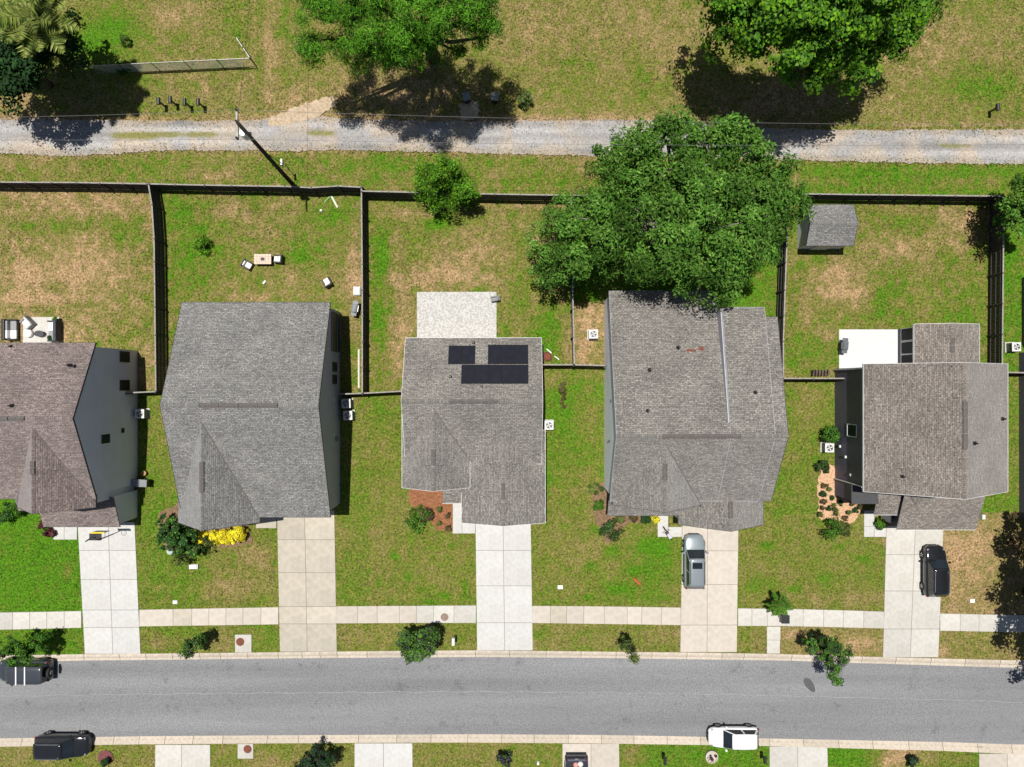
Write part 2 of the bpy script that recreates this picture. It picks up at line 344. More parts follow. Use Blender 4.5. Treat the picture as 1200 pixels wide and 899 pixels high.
def tree(name, label, cat, base, blobs, dens=1.0, cr=.8, leaf_per=40, leaf=.16, pal='oak', trunk=.35, bark=None, group=None, twigs=30, pal2=None, aspect=.55, below=-.25, gap=.12, shoots=0, limbs=True):
    base = Vector(base); t = thing(name, label, cat, base, 0, group)
    bl = [(b[0]-base.x, b[1]-base.y, b[2]-base.z, *b[3:]) for b in blobs]
    C, N, K = crown_pts(bl, dens, cr, leaf_per, below, gap)
    col = pick(PAL[pal], len(C))
    # per-cluster tint so clumps differ in leaf colour
    tint = crown_pts.tint
    if pal2: 
        s = rng.random(len(C)) < .3; col[s] = pick(PAL[pal2], s.sum())
    col = col*tint
    V = leaf_quads(C, leaf, .5, aspect, N)
    np_mesh('crown', V, len(C), np.clip(col, 0, 1), M_leaf, t)
    if trunk:
        mb = MB(); top = np.mean([[b[0], b[1], b[2]] for b in bl], axis=0)
        hz = min(b[2] for b in bl)*.62+.05
        fork = Vector((top[0]*.25, top[1]*.25, hz))
        mb.tube([(0, 0, -.05), (fork.x*.3, fork.y*.3, hz*.35), (fork.x*.6+.05*trunk, fork.y*.6, hz*.7), tuple(fork)], [trunk*1.5, trunk*1.05, trunk*.9, trunk*.75], 9)
        mb.build('trunk', bark or M_bark, t, smooth=True)
        mb = MB()
        for b in bl:
            c = Vector(b[:3]); mid = fork.lerp(c, .5)+Vector((random.uniform(-.3, .3), random.uniform(-.3, .3), -.15*b[5]))
            mb.tube([fork, mid, c+Vector((0, 0, b[5]*.3))], [trunk*.6, trunk*.38, trunk*.16], 6)
            for _ in range(twigs//max(1, len(bl))):
                k = K[rng.integers(len(K))]
                if (Vector(k)-c).length < max(b[3], b[4])*1.3:
                    kv = Vector(k); m2 = c.lerp(kv, .5)+Vector((0, 0, -.2))
                    mb.tube([c, m2, kv+(kv-c).normalized()*.25], [trunk*.16, trunk*.09, .012+trunk*.02], 4)
        if mb.v and limbs: mb.build('branches', bark or M_bark, t, smooth=True, kind=None)
    return t

def bush(name, label, px, py, r, h, pal='mid', cat='shrub', z=None, ry=None, group=None, n=None, leaf=.10, pal2=None, trunk=.05, vis=True):
    """px,py: where the middle of the crown is seen"""
    zc = h*.5 if z is None else z
    c = P(px, py, zc); ry = ry or r
    dens = max(2.5, 4.5/max(r*ry, .15)*1.6)
    return tree(name, label, cat, (c.x, c.y, 0), [(c.x, c.y, zc, r*.86, ry*.86, h*.48)], dens=dens if n is None else n, cr=max(.15, min(r, ry)*.38), leaf_per=60, leaf=leaf*.85, pal=pal, trunk=trunk, group=group, twigs=8, pal2=pal2, below=-.5)

# ------------------------------------------------------------ layout lines (photo pixels on the ground)
XS = [0, 100, 165, 300, 392, 480, 560, 625, 700, 800, 870, 920, 1000, 1040, 1100, 1200]
def L(vals, xs=XS):
    vx = [PX(x) for x in xs]; vy = [PY(v) for v in vals]
    return lambda x: float(np.interp(x, vx, vy))
WT = L([718, 716, 714.5, 712, 710.5, 710, 709.5, 710, 710.5, 712, 713, 713.5, 715.5, 717, 719, 721])
WBt = L([738, 735.5, 734, 732, 730.5, 730, 730, 730, 731, 732.5, 733.5, 733.5, 735.5, 736.5, 739, 741])
NB = L([768, 766.5, 766, 764.5, 763.5, 762.5, 762, 762.5, 763.5, 764.5, 765.5, 766.5, 769, 770, 771.5, 774])
NF = L([777, 774.5, 774, 772.5, 771.5, 771, 770.5, 771, 771.5, 773, 774, 774.5, 777.5, 778.5, 780.5, 783.5])
SF = L([866, 864.5, 863.5, 862.5, 862, 861.5, 861, 861.5, 862, 863.5, 865.5, 866.5, 868, 869, 870, 873.5])
SB = L([875, 873, 872, 871, 870.5, 870, 870, 870.5, 871, 872.5, 873.5, 874.5, 877, 878, 879.5, 884])
GXS = [0, 60, 100, 200, 300, 350, 400, 500, 600, 700, 760, 900, 1000, 1200]
GT = L([140, 139, 141, 142, 141, 134, 139, 142, 142, 141, 141, 150, 153, 152], GXS)
GB = L([180, 183, 182, 176, 177, 177, 176, 178, 181, 183, 185, 187, 190, 193], GXS)

# ------------------------------------------------------------ ground sheet with lawn tones
def vnoise(x, y, sc, seed):
    r2 = np.random.default_rng(seed); g = r2.random((257, 257)); u = (x*sc) % 256; v = (y*sc) % 256
    i = u.astype(int); j = v.astype(int); fu = u-i; fv = v-j; fu = fu*fu*(3-2*fu); fv = fv*fv*(3-2*fv)
    return (g[i, j]*(1-fu)+g[i+1, j]*fu)*(1-fv)+(g[i, j+1]*(1-fu)+g[i+1, j+1]*fu)*fv
def fbm(x, y, sc, seed, o=4):
    a = 0; t = 0
    for k in range(o):
        a = a+vnoise(x+17*k, y+31*k, sc*2**k, seed+k)*.5**k; t += .5**k
    return a/t
ZONES = [  # px rect x0,y0,x1,y1, dryness 0 lush .. 1 bare
 (-400, -400, 1600, 147, .51), (-400, 147, 940, 216, .36), (940, 147, 1600, 240, .16),
 (-400, 216, 184, 457, .74), (184, 216, 426, 462, .42), (426, 222, 672, 460, .46), (672, 222, 925, 430, .16), (672, 355, 712, 430, .78),
 (916, 236, 1168, 445, .40), (1168, 236, 1210, 436, .14), (1210, 200, 1600, 900, .3),
 (-400, 457, 97, 722, .02), (97, 457, 400, 722, .34), (396, 460, 480, 722, .34), (432, 560, 557, 722, .43), (557, 420, 668, 722, .38), (640, 432, 712, 572, .26),
 (668, 572, 797, 722, .42), (797, 572, 866, 722, .3), (866, 443, 980, 722, .33), (866, 602, 1037, 722, .43), (1037, 560, 1210, 722, .78), (1148, 436, 1200, 600, .28),
 (-400, 730, 97, 790, .12), (97, 730, 327, 790, .36), (327, 730, 610, 790, .40), (610, 730, 830, 790, .47), (830, 730, 905, 790, .42), (905, 730, 1070, 790, .62), (1070, 730, 1600, 790, .62),
 (-400, 850, 215, 1600, .44), (215, 850, 440, 1600, .46), (440, 850, 700, 1600, .43), (700, 850, 940, 1600, .10), (940, 850, 1085, 1600, .06), (1085, 850, 1600, 1600, .2)]
BLOBS = [(125, 35, 55, 30, -.38), (95, 60, 35, 25, -.35), (205, 20, 28, 12, .32), (250, 40, 30, 25, .12), (272, 30, 18, 22, -.3), (190, 97, 55, 12, .12), (150, 92, 30, 8, -.2),
 (1145, 100, 55, 22, -.32), (1150, 20, 40, 20, -.1), (1110, 60, 45, 40, .14), (700, 60, 60, 50, .08), (620, 45, 30, 35, .1), (660, 100, 60, 25, -.14), (790, 60, 30, 50, .14), (770, 95, 30, 14, -.15), (865, 12, 30, 10, .3),
 (560, 20, 60, 30, .1), (318, 60, 9, 60, .28), (330, 40, 8, 60, -.2), (300, 110, 60, 12, .1),
 (255, 206, 30, 7, .4), (10, 193, 20, 10, .3), (75, 195, 25, 8, .2), (600, 200, 100, 8, .12), (450, 195, 50, 10, -.15), (1030, 205, 90, 10, -.12), (1130, 213, 40, 5, .3), (960, 212, 40, 6, .2),
 (70, 262, 90, 11, -.4), (155, 278, 22, 16, -.3), (60, 240, 70, 5, -.1), (150, 385, 30, 25, -.34), (165, 330, 15, 45, -.12), (30, 360, 40, 8, -.15), (160, 235, 20, 6, .1), (90, 385, 25, 14, .12),
 (262, 246, 32, 14, .42), (285, 348, 45, 8, .38), (414, 320, 9, 42, .42), (330, 240, 18, 12, .25), (345, 330, 25, 15, .2), (295, 260, 15, 12, .2), (265, 325, 18, 14, .16), (225, 300, 25, 60, -.16), (380, 275, 30, 25, -.2), (400, 390, 14, 14, .2),
 (443, 340, 9, 115, -.34), (505, 325, 50, 14, .36), (472, 385, 14, 55, .34), (550, 300, 40, 25, .2), (500, 268, 30, 14, -.25), (560, 270, 20, 10, .12), (640, 392, 22, 32, -.4), (470, 250, 30, 8, .2), (610, 240, 45, 5, .25), (460, 420, 10, 25, .1), (540, 325, 30, 9, .25), (605, 350, 15, 25, -.1),
 (640, 425, 20, 10, .3), (664, 400, 8, 30, .3), (655, 445, 12, 14, .15),
 (985, 330, 38, 24, .56), (1000, 345, 20, 12, .2), (1055, 292, 40, 13, .42), (1135, 265, 25, 20, .42), (945, 365, 14, 22, .32), (1100, 250, 50, 7, .22), (970, 395, 10, 6, .35), (1055, 258, 22, 9, -.3), (950, 250, 30, 20, -.3), (1035, 345, 18, 25, -.22), (1120, 330, 30, 30, -.08), (950, 415, 60, 20, -.22), (1120, 372, 40, 8, -.25),
 (185, 620, 20, 60, -.2), (215, 690, 40, 20, -.08), (290, 680, 40, 30, .22), (190, 505, 10, 30, .12), (410, 640, 14, 30, .06), (445, 540, 15, 80, .04), (520, 700, 20, 8, -.15), (495, 690, 14, 6, -.2), (480, 640, 40, 20, -.05),
 (655, 470, 16, 50, -.18), (650, 445, 18, 10, .25), (690, 480, 8, 40, .12), (690, 560, 12, 12, .2), (690, 640, 20, 10, .12), (770, 665, 26, 25, -.3), (720, 690, 25, 12, -.2), (700, 600, 10, 30, .1), (750, 700, 30, 8, -.12),
 (945, 480, 12, 25, .2), (935, 650, 40, 30, -.1), (885, 685, 15, 10, -.3), (968, 678, 10, 8, -.3), (985, 700, 50, 8, .2), (1080, 600, 30, 20, .1), (1135, 600, 22, 18, -.42), (1160, 560, 15, 20, -.1), (1140, 645, 18, 15, .25),
 (185, 752, 14, 8, .35), (256, 752, 13, 12, .38), (235, 745, 25, 8, -.1), (440, 742, 20, 6, .14), (410, 748, 12, 10, .12), (655, 750, 25, 8, .12), (635, 745, 10, 8, -.2), (745, 743, 12, 10, -.2), (762, 740, 30, 8, .12), (1010, 755, 20, 8, .3), (930, 745, 15, 8, .2), (1108, 765, 8, 6, .3),
 (40, 885, 40, 8, .08), (270, 885, 20, 12, -.05), (310, 895, 15, 8, .25), (740, 885, 16, 18, .42), (1058, 882, 25, 20, .85), (1040, 895, 10, 10, .5), (905, 118, 60, 22, .4), (480, 110, 60, 25, .4), (30, 120, 40, 14, .25), (1110, 890, 30, 12, .2), (360, 120, 30, 14, .3), (620, 745, 20, 5, -.2)]
BLOBS += [(x, y, rx, ry, -.42) for x, y, rx, ry in ((478, 678, 6, 4), (505, 706, 10, 3), (520, 698, 7, 3), (462, 652, 7, 4), (545, 690, 4, 10), (485, 712, 9, 3), (529, 640, 5, 4), (700, 622, 9, 6), (716, 645, 10, 7), (692, 664, 8, 6), (757, 640, 12, 8), (742, 668, 9, 5), (775, 640, 12, 10), (728, 690, 10, 4), (688, 700, 7, 4), (640, 560, 6, 20), (900, 640, 8, 5), (985, 640, 7, 4), (930, 690, 9, 4), (1010, 655, 6, 4), (243, 240, 10, 5), (215, 250, 8, 5), (300, 245, 8, 6), (232, 268, 9, 5), (385, 250, 20, 10), (350, 300, 12, 8), (515, 262, 12, 6), (450, 300, 6, 30))]
BLOBS += [(x, y, rx, ry, .35) for x, y, rx, ry in ((80, 668, 5, 7), (188, 690, 7, 4), (265, 690, 30, 10), (300, 650, 18, 12), (745, 440, 6, 6), (1120, 650, 10, 18), (1145, 625, 8, 10), (120, 245, 40, 6), (60, 320, 70, 14), (40, 350, 50, 8), (980, 318, 14, 6), (965, 345, 10, 8))]
PALG = np.array([(.062, .165, .005), (.092, .150, .012), (.136, .148, .026), (.180, .156, .048), (.235, .178, .072), (.335, .225, .118)])
def dryness(x, y):
    px = 600+x*F/H; py = 449.5-y*F/H
    wob = (fbm(x, y, .5, 3)-.5)*6
    t = np.full(x.shape, .45)
    for (a, b, c, d, v) in ZONES:
        m = (px+wob >= a) & (px+wob < c) & (py+wob*.4 >= b) & (py+wob*.4 < d); t[m] = v
    for (cx, cy, rx, ry, v) in BLOBS:
        e = ((px-cx)/rx)**2+((py-cy)/ry)**2; t = t+v*np.exp(-e*.9)
    n = fbm(x, y, .35, 11, 5); n2 = fbm(x, y, 1.6, 51, 4)
    n3 = fbm(x, y, 3.1, 91, 3); amp = np.where(py > 455, .62, np.where(py < 150, .8, 1.0)); t = t+amp*((n-.5)*.42+(n2-.5)*(.25+.9*np.clip(t, 0, .6))+(n3-.5)*.75)
    mow = .5+.5*np.sin(x*5.2+np.sin(y*.3)*.4); t = t+np.where((px > 290) & (px < 345) & (py < 140), (mow-.5)*.12, 0)
    gt_ = np.interp(x, LX, LT_); gb_ = np.interp(x, LX, LB_); t = t+.4*np.exp(-((y-gt_)/.55)**2)+.25*np.exp(-((y-gb_)/.35)**2)
    return np.clip(t, 0, 1)
LX = np.arange(-60, 60.1, 1); LT_ = [GT(v) for v in LX]; LB_ = [GB(v) for v in LX]
def gcol(t):
    q = t*(len(PALG)-1); i = np.clip(q.astype(int), 0, len(PALG)-2); f = (q-i)[..., None]
    return PALG[i]*(1-f)+PALG[i+1]*f
def axis(a, b, st, far):
    v = list(np.arange(a, b, st)); d = st*2; p = v[-1]
    while p < far: p += d; v.append(p); d *= 1.5
    d = st*2; p = v[0]; lo = []
    while p > -far: p -= d; lo.append(p); d *= 1.5
    return np.array(lo[::-1]+v)
gx = axis(-47, 47.1, .2, 2500); gy = axis(-37, 35.1, .2, 2500)
GX, GY = np.meshgrid(gx, gy)
Z = (fbm(GX, GY, .25, 77, 3)-.5)*.05*(np.abs(GX) < 60)
nbv = np.interp(GX, gx, [NB(v) for v in gx]); nfv = np.interp(GX, gx, [NF(v) for v in gx]); sfv = np.interp(GX, gx, [SF(v) for v in gx])
road = (GY < nfv+.28) & (GY > sfv-.28); Z = np.where(road, -.35, Z-.03)
nx, ny = len(gx), len(gy)
me = bpy.data.meshes.new('ground')
V = np.stack([GX, GY, Z], -1).reshape(-1, 3)
idx = np.arange(nx*ny).reshape(ny, nx); Fq = np.stack([idx[:-1, :-1], idx[:-1, 1:], idx[1:, 1:], idx[1:, :-1]], -1).reshape(-1, 4)
me.vertices.add(len(V)); me.vertices.foreach_set('co', V.astype(np.float32).ravel())
me.loops.add(Fq.size); me.loops.foreach_set('vertex_index', Fq.astype(np.int32).ravel())
me.polygons.add(len(Fq)); me.polygons.foreach_set('loop_start', np.arange(0, Fq.size, 4, dtype=np.int32)); me.update(calc_edges=True)
a = me.color_attributes.new('col', 'FLOAT_COLOR', 'POINT')
T = dryness(GX, GY); c4 = np.ones((nx*ny, 4), np.float32); c4[:, :3] = gcol(T).reshape(-1, 3); a.data.foreach_set('color', c4.ravel())
me.materials.append(M_ground); g = bpy.data.objects.new('ground', me); COL.objects.link(g); g['kind'] = 'structure'
me.shade_smooth()

# ------------------------------------------------------------ paving
EXCL = []   # polygons (world xy) where no grass grows
def excl(poly): EXCL.append(np.array([(p[0], p[1]) for p in poly]))
def slab(parent, name, poly, z0, z1, m, ch=.02, loc=None):
    """paving slab: convex polygon ccw-agnostic with chamfered top edge"""
    poly = [Vector((p[0], p[1])) for p in poly]
    A = sum(poly[i].x*poly[(i+1) % len(poly)].y-poly[(i+1) % len(poly)].x*poly[i].y for i in range(len(poly)))
    if A < 0: poly = poly[::-1]
    c = sum(poly, Vector((0, 0)))/len(poly); n = len(poly); mb = MB()
    q = [p-c for p in poly]; inn = [p-(p.normalized()*ch*1.4) for p in q]
    mb.v = [(p.x, p.y, z0) for p in q]+[(p.x, p.y, z1-ch*.6) for p in q]+[(p.x, p.y, z1) for p in inn]
    for i in range(n):
        j = (i+1) % n; mb.f.append((i, j, n+j, n+i)); mb.f.append((n+i, n+j, 2*n+j, 2*n+i))
    mb.f.append(tuple(2*n+i for i in range(n))); mb.uv = [None]*len(mb.f); mb.mi = [0]*len(mb.f)
    return mb.build(name, m, parent, loc=(c.x, c.y, 0))
def strip(name, fa, fb, x0, x1, z, m, step=1.0, kind='structure'):
    xs = np.arange(x0, x1+.01, step); mb = MB(); 
    for a_, b_ in zip(xs[:-1], xs[1:]): mb.quad((a_, fb(a_), z), (b_, fb(b_), z), (b_, fa(b_), z), (a_, fa(a_), z))
    return mb.build(name, m, None, kind=kind)
road_o = strip('road', lambda x: NF(x)+.05, lambda x: SF(x)-.05, -600, 600, -.10, M_asph, 2)
excl([(x, NF(x)) for x in np.arange(-50, 50.1, 2)]+[(x, SF(x)) for x in np.arange(50, -50.1, -2)])
# kerbs: rolled concrete sections
def kerb(name, back, front, px_joints):
    e = structE(name); g_ = .018
    for a_, b_ in zip(px_joints[:-1], px_joints[1:]):
        x0, x1 = PX(a_)+g_, PX(b_)-g_; cx = (x0+x1)/2; cy = back(cx); mb = MB(); pr = []
        for x in (x0, x1):
            B, Fr = back(x)-cy, front(x)-cy; d = Fr-B
            pr.append([(x-cx, B, -.4), (x-cx, B, .045), (x-cx, B+d*.28, .06), (x-cx, B+d*.52, .0), (x-cx, B+d*.68, -.075), (x-cx, Fr, -.088), (x-cx, Fr, -.4)])
        n = 7; mb.v = pr[0]+pr[1]
        for i in range(n-1): mb.f.append((i, i+1, n+i+1, n+i))
        mb.f += [tuple(range(n))[::-1], tuple(range(n, 2*n))]; mb.uv = [None]*len(mb.f); mb.mi = [0]*len(mb.f)
        mb.build('kerb_section', M_kerb, e, loc=(cx, cy, 0))
    xs = list(np.arange(-50, 50.1, 2)); excl([(x, back(x)+.0) for x in xs]+[(x, front(x)) for x in xs[::-1]])
kj = [-800, -400, -200, -120, -60, -20, 25, 60, 98, 140, 171, 202, 234, 258, 290, 326, 354, 375, 395, 430, 470, 512, 557, 597, 640, 681, 722, 764, 805, 846, 872, 928, 970, 1010, 1050, 1091, 1131, 1172, 1215, 1260, 1320, 1500, 1900, 2300]
kerb('kerb_north', NB, NF, kj)
kj2 = [-800, -400, -200, -80, -20, 25, 60, 100, 133, 163, 193, 226, 261, 313, 350, 378, 420, 465, 505, 548, 588, 626, 666, 705, 743, 782, 821, 862, 902, 942, 983, 1023, 1065, 1105, 1146, 1186, 1230, 1280, 1500, 1900, 2300]
kerb('kerb_south', SB, SF, kj2)

def drive(name, rows, cols_top, cols_bot, m, ytop=None, extra=None):
    """rows: list of px y joints; cols_top/bot: px x joints at first/last row"""
    e = structE(name); y0, y1 = rows[0], rows[-1]
    def X(i, y): 
        t = (y-y0)/(y1-y0); return cols_top[i]*(1-t)+cols_bot[i]*t
    g_ = .22
    for a_, b_ in zip(rows[:-1], rows[1:]):
        for i in range(len(cols_top)-1):
            p = [P(X(i, a_)+g_, a_+g_), P(X(i+1, a_)-g_, a_+g_), P(X(i+1, b_)-g_, b_-g_), P(X(i, b_)+g_, b_-g_)]
            slab(e, 'slab', p, -.3, .045+random.uniform(-.004, .004), m)
    mb = MB(); q = [P(cols_top[0]+.6, y0+.6), P(cols_top[-1]-.6, y0+.6), P(cols_bot[-1]-.6, y1-.6), P(cols_bot[0]+.6, y1-.6)]
    mb.prism([(v.x, v.y) for v in q[::-1]], -.3, .012); mb.build('joint_bed', M_joint, e)
    excl([P(cols_top[0], y0), P(cols_top[-1], y0), P(cols_bot[-1], y1), P(cols_bot[0], y1)])
    return e
M_joint = mat('joint_filler', (.22, .20, .17), (.16, .145, .12), 8, .95)
D1 = drive('driveway_west', [612, 645, 679, 714.8, 735.2, 766.3], [91, 127, 158], [99.5, 132.5, 165], M_conc_new)
D2 = drive('driveway_second', [598, 632.5, 671, 710.7, 731, 763.8], [324.5, 357, 392], [328, 360.3, 395], M_conc_tan)
D3 = drive('driveway_middle', [606, 645, 686.5, 729.7, 762.2], [557, 589.5, 622], [559, 591.5, 624.5], M_conc_new)
D4 = drive('driveway_fourth', [606, 645.5, 685, 732.4, 764.3], [799.5, 829, 865.5], [797, 828.5, 863.5], M_conc_pink)
D5 = drive('driveway_east', [616, 650, 692.5, 737, 770.3], [1038.5, 1072.5, 1105.5], [1034.3, 1066.5, 1099.5], M_conc)
drive('driveway_south_west', [872.5, 905, 940, 980], [182, 213, 246.5], [181, 213, 247], M_conc)
drive('driveway_south_second', [870.8, 905, 940, 980], [415.5, 449.5, 483.5], [415, 449.5, 484], M_conc_new)
drive('driveway_south_middle', [871.3, 905, 940, 980], [659, 692.5, 725.5], [659, 693, 727], M_conc_pink)
drive('driveway_south_fourth', [874.5, 908, 942, 980], [901.5, 934.5, 969.5], [902, 936, 972], M_conc)
drive('driveway_south_east', [883, 915, 950, 980], [1147, 1180, 1213], [1148, 1181, 1214], M_conc_pink)
# sidewalks
sw = structE('sidewalk')
segs = [([-120, -80, -50, -25, -5, 15, 35, 55, 75.5, 95.6], M_conc), ([163.3, 203, 225, 245, 265, 285, 306, 326.5], M_conc_pink), ([393.8, 419, 442, 468, 488, 508, 532, 558], M_conc),
        ([623.4, 645, 664, 684, 708, 735, 752, 775, 797.8], M_conc_pink), ([864.6, 881, 899, 921, 941, 965, 988, 1012, 1035.8], M_conc), ([1101.3, 1125, 1147, 1170, 1193, 1216, 1240, 1280], M_conc)]
for js, m in segs:
    for a_, b_ in zip(js[:-1], js[1:]):
        x0, x1 = PX(a_)+.014, PX(b_)-.014
        mm = M_conc_tan if (m is M_conc_pink and random.random() < .35) else m
        if 393 < a_ < 470: mm = M_conc_pink
        slab(sw, 'slab', [(x0, WT(x0)), (x1, WT(x1)), (x1, WBt(x1)), (x0, WBt(x0))], -.3, .045+random.uniform(-.004, .004), mm)
    xa, xb = PX(js[0]), PX(js[-1]); excl([(xa, WT(xa)), (xb, WT(xb)), (xb, WBt(xb)), (xa, WBt(xa))])
    mb = MB(); mb.prism([(xa+.03, WBt(xa)+.03), (xb-.03, WBt(xb)+.03), (xb-.03, WT(xb)-.03), (xa+.03, WT(xa)-.03)], -.3, .012); mb.build('joint_bed', M_joint, sw)
def walk(name, rects, m=M_conc_new, z=.045):
    e = structE(name)
    for (a_, b_, c_, d_) in rects:
        p = [P(a_+.15, b_+.15), P(c_-.15, b_+.15), P(c_-.15, d_-.15), P(a_+.15, d_-.15)]
        slab(e, 'slab', p, -.3, z, m); excl([P(a_, b_), P(c_, b_), P(c_, d_), P(a_, d_)])
    return e
walk('front_walk_west', [(62.5, 617, 75.5, 632.4), (75.5, 617, 90.6, 632.4)])
walk('front_walk_middle', [(530.5, 588, 541.5, 625.3), (541.5, 598, 557, 625.3)], M_conc_new)
walk('front_walk_fourth', [(770.5, 600, 783, 629.3), (783, 617.5, 799.2, 629.3)], M_conc_new)
walk('front_walk_east', [(1012.3, 598, 1024.5, 617), (1012.3, 617, 1024.5, 629.3), (1024.5, 617, 1038.3, 629.3)], M_conc_new)
walk('front_walk_second', [(300, 600, 324, 619)], M_conc_tan)
walk('verge_path', [(898.5, 734.2, 914.5, 750), (898.5, 750, 914, 766)], M_conc)
walk('patio_middle', [(488.5, 342, 582, 401)], M_patio)
walk('patio_east', [(983, 386, 1052, 440)], M_patio_w)
walk('patio_west', [(27, 371.5, 70, 410)], M_conc)
# road patch, faint paler seam
mb = MB(); pts = []
for k in range(20):
    t = 2*math.pi*k/20; u = Vector((math.cos(t)*.34, math.sin(t)*.74)); u.rotate(Matrix.Rotation(R(36), 2)); c = P(949, 803, -.1)
    pts.append((c.x+u.x+.25*math.sin(t*2)*.2, c.y+u.y))
mb.quad(*[(x, y, -.096) for x, y in pts]); o = mb.build('road_patch', mat('tar_patch', (.07, .07, .072), (.11, .11, .11), 10, .9), None, kind='structure')
M_seam = mat('road_seam', (.30, .30, .30), (.22, .22, .22), 5, .95)
mb = MB(); xs = np.arange(-46, 46, .5); sy = lambda x: (NF(x)+SF(x))/2+.35+.04*math.sin(x*1.7)
for x in xs: 
    w_ = .018+.02*random.random(); mb.quad((x, sy(x)-w_, -.096), (x+.5, sy(x+.5)-w_, -.096), (x+.5, sy(x+.5)+w_, -.096), (x, sy(x)+w_, -.096))
mb.build('road_seam', M_seam, None, kind='structure')
# gravel lane with ragged edges
def ragged(name, top, bot, x0, x1, m, z, amp=.35, st=.18, colf=None):
    xs = np.arange(x0, x1, st); t = fbm(xs, xs*0+3, .9, 5, 4)-.5+(rng.random(len(xs))-.5)*.7; b = fbm(xs, xs*0+9, .9, 6, 4)-.5+(rng.random(len(xs))-.5)*.7
    K = 16; V = []; C = []
    tops = np.array([top(x) for x in xs])+t*2*amp; bots = np.array([bot(x) for x in xs])+b*2*amp
    f = np.linspace(0, 1, K); X = np.repeat(xs[:, None], K, 1); Y = tops[:, None]*(1-f)+bots[:, None]*f
    Zz = np.full_like(X, z); co = colf(X, Y, f[None, :]+0*X)
    nxx = len(xs); idx = np.arange(nxx*K).reshape(nxx, K)
    Fq = np.stack([idx[:-1, :-1], idx[:-1, 1:], idx[1:, 1:], idx[1:, :-1]], -1).reshape(-1, 4)
    me = bpy.data.meshes.new(name); me.from_pydata(np.stack([X, Y, Zz], -1).reshape(-1, 3).tolist(), [], Fq.tolist())
    a = me.color_attributes.new('col', 'FLOAT_COLOR', 'POINT'); c4 = np.ones((nxx*K, 4), np.float32); c4[:, :3] = co.reshape(-1, 3); a.data.foreach_set('color', c4.ravel())
    me.materials.append(m); me.flip_normals() if Fq.size and (bots[0] > tops[0]) else None
    o = bpy.data.objects.new(name, me); COL.objects.link(o); o['kind'] = 'structure'; return o
def gravcol(X, Y, f):
    n = fbm(X, Y, .45, 21, 4)[..., None]; n2 = fbm(X*.12, Y*2.2, .9, 23, 3)[..., None]
    base = np.array([.33, .318, .31])*(.6+.8*n2); tan = np.array([.42, .35, .275])
    wts = np.clip((n-.44)*3.4+(np.abs(f-.5)[..., None]*2)**4*.8+.10*(X[..., None] < -18), 0, .85); c = base*(1-wts)+tan*wts
    px = 600+X*F/H; py = 449.5-Y*F/H
    rut = np.exp(-((f-.30)/.10)**2)+np.exp(-((f-.72)/.10)**2); c = c*(.86+.24*rut[..., None]*(.6+.8*n))
    for (cx, cy, rx, ry) in ((195, 158, 75, 4.0), (160, 160, 30, 4), (1117, 171, 20, 2.8), (375, 156, 18, 3.5)):
        e = np.exp(-((px-cx)/rx)**4-((py-cy)/ry)**2)*(.55+fbm(X, Y, 1.3, 29, 3)); e = np.clip((e-.35)*2.4, 0, .9)[..., None]
        c = c*(1-e)+np.array([.20, .19, .06])*e
    return c
ragged('gravel_lane', GT, GB, -46.5, 46.5, M_gravel, .055, .10, .12, gravcol)
for nm, xa, xb in (('gravel_lane_beyond_west', -600, -46.4), ('gravel_lane_beyond_east', 46.4, 600)):
    ragged(nm, GT, GB, xa, xb, M_gravel, .05, .2, 4, gravcol)

# dirt turn-off beside the pines
def bed(name, pts, m, z=.035, n=8, amp=.14):
    pts = [P(*p) for p in pts]; out = []
    for i, p in enumerate(pts):
        q = pts[(i+1) % len(pts)]
        for k in range(n):
            u = p.lerp(q, k/n); out.append((u.x+random.uniform(-amp, amp), u.y+random.uniform(-amp, amp)))
    mb = MB(); c = sum((Vector(o) for o in out), Vector((0, 0)))/len(out); N = len(out)
    mb.v = [(x, y, z) for x, y in out]+[(c.x, c.y, z+.03)]
    for i in range(N): mb.f.append((i, (i+1) % N, N)); mb.uv.append(None); mb.mi.append(0)
    if sum(out[i][0]*out[(i+1) % N][1]-out[(i+1) % N][0]*out[i][1] for i in range(N)) < 0: mb.f = [f[::-1] for f in mb.f]
    o = mb.build(name, m, None, kind='structure'); excl(out); return o
M_dirt = mat('dirt', (.50, .40, .29), (.36, .27, .17), 4, .95, .5)
M_dirtp = mat('dirt_pale', (.58, .48, .36), (.42, .33, .21), 4, .95, .5)
bed('dirt_turnoff', [(312, 140), (340, 128), (372, 116), (392, 112), (396, 122), (372, 136), (345, 144), (318, 146)], M_dirt, .062, 8, .2)
bed('mulch_bed_middle', [(479, 573), (520, 573), (524, 590), (531, 592), (531, 622), (512, 620), (497, 603), (480, 590)], M_mulch)
bed('straw_bed_east', [(962, 545), (977, 545), (978, 582), (1008, 584), (1008, 600), (1000, 613), (985, 612), (960, 608), (958, 570)], M_straw)
bed('mulch_bed_fourth', [(694, 567), (709, 567), (711, 600), (771, 603), (771, 611), (735, 614), (722, 628), (712, 638), (706, 628), (696, 605)], M_mulchb)
bed('dirt_patch_bins', [(538, 122), (560, 118), (562, 138), (540, 141)], M_dirt, .05)
bed('bare_soil_second', [(236, 618), (292, 612), (296, 636), (268, 642), (240, 640)], M_mulchb)
bed('bare_soil_west', [(186, 600), (209, 590), (212, 640), (200, 648), (186, 630)], M_mulchb)

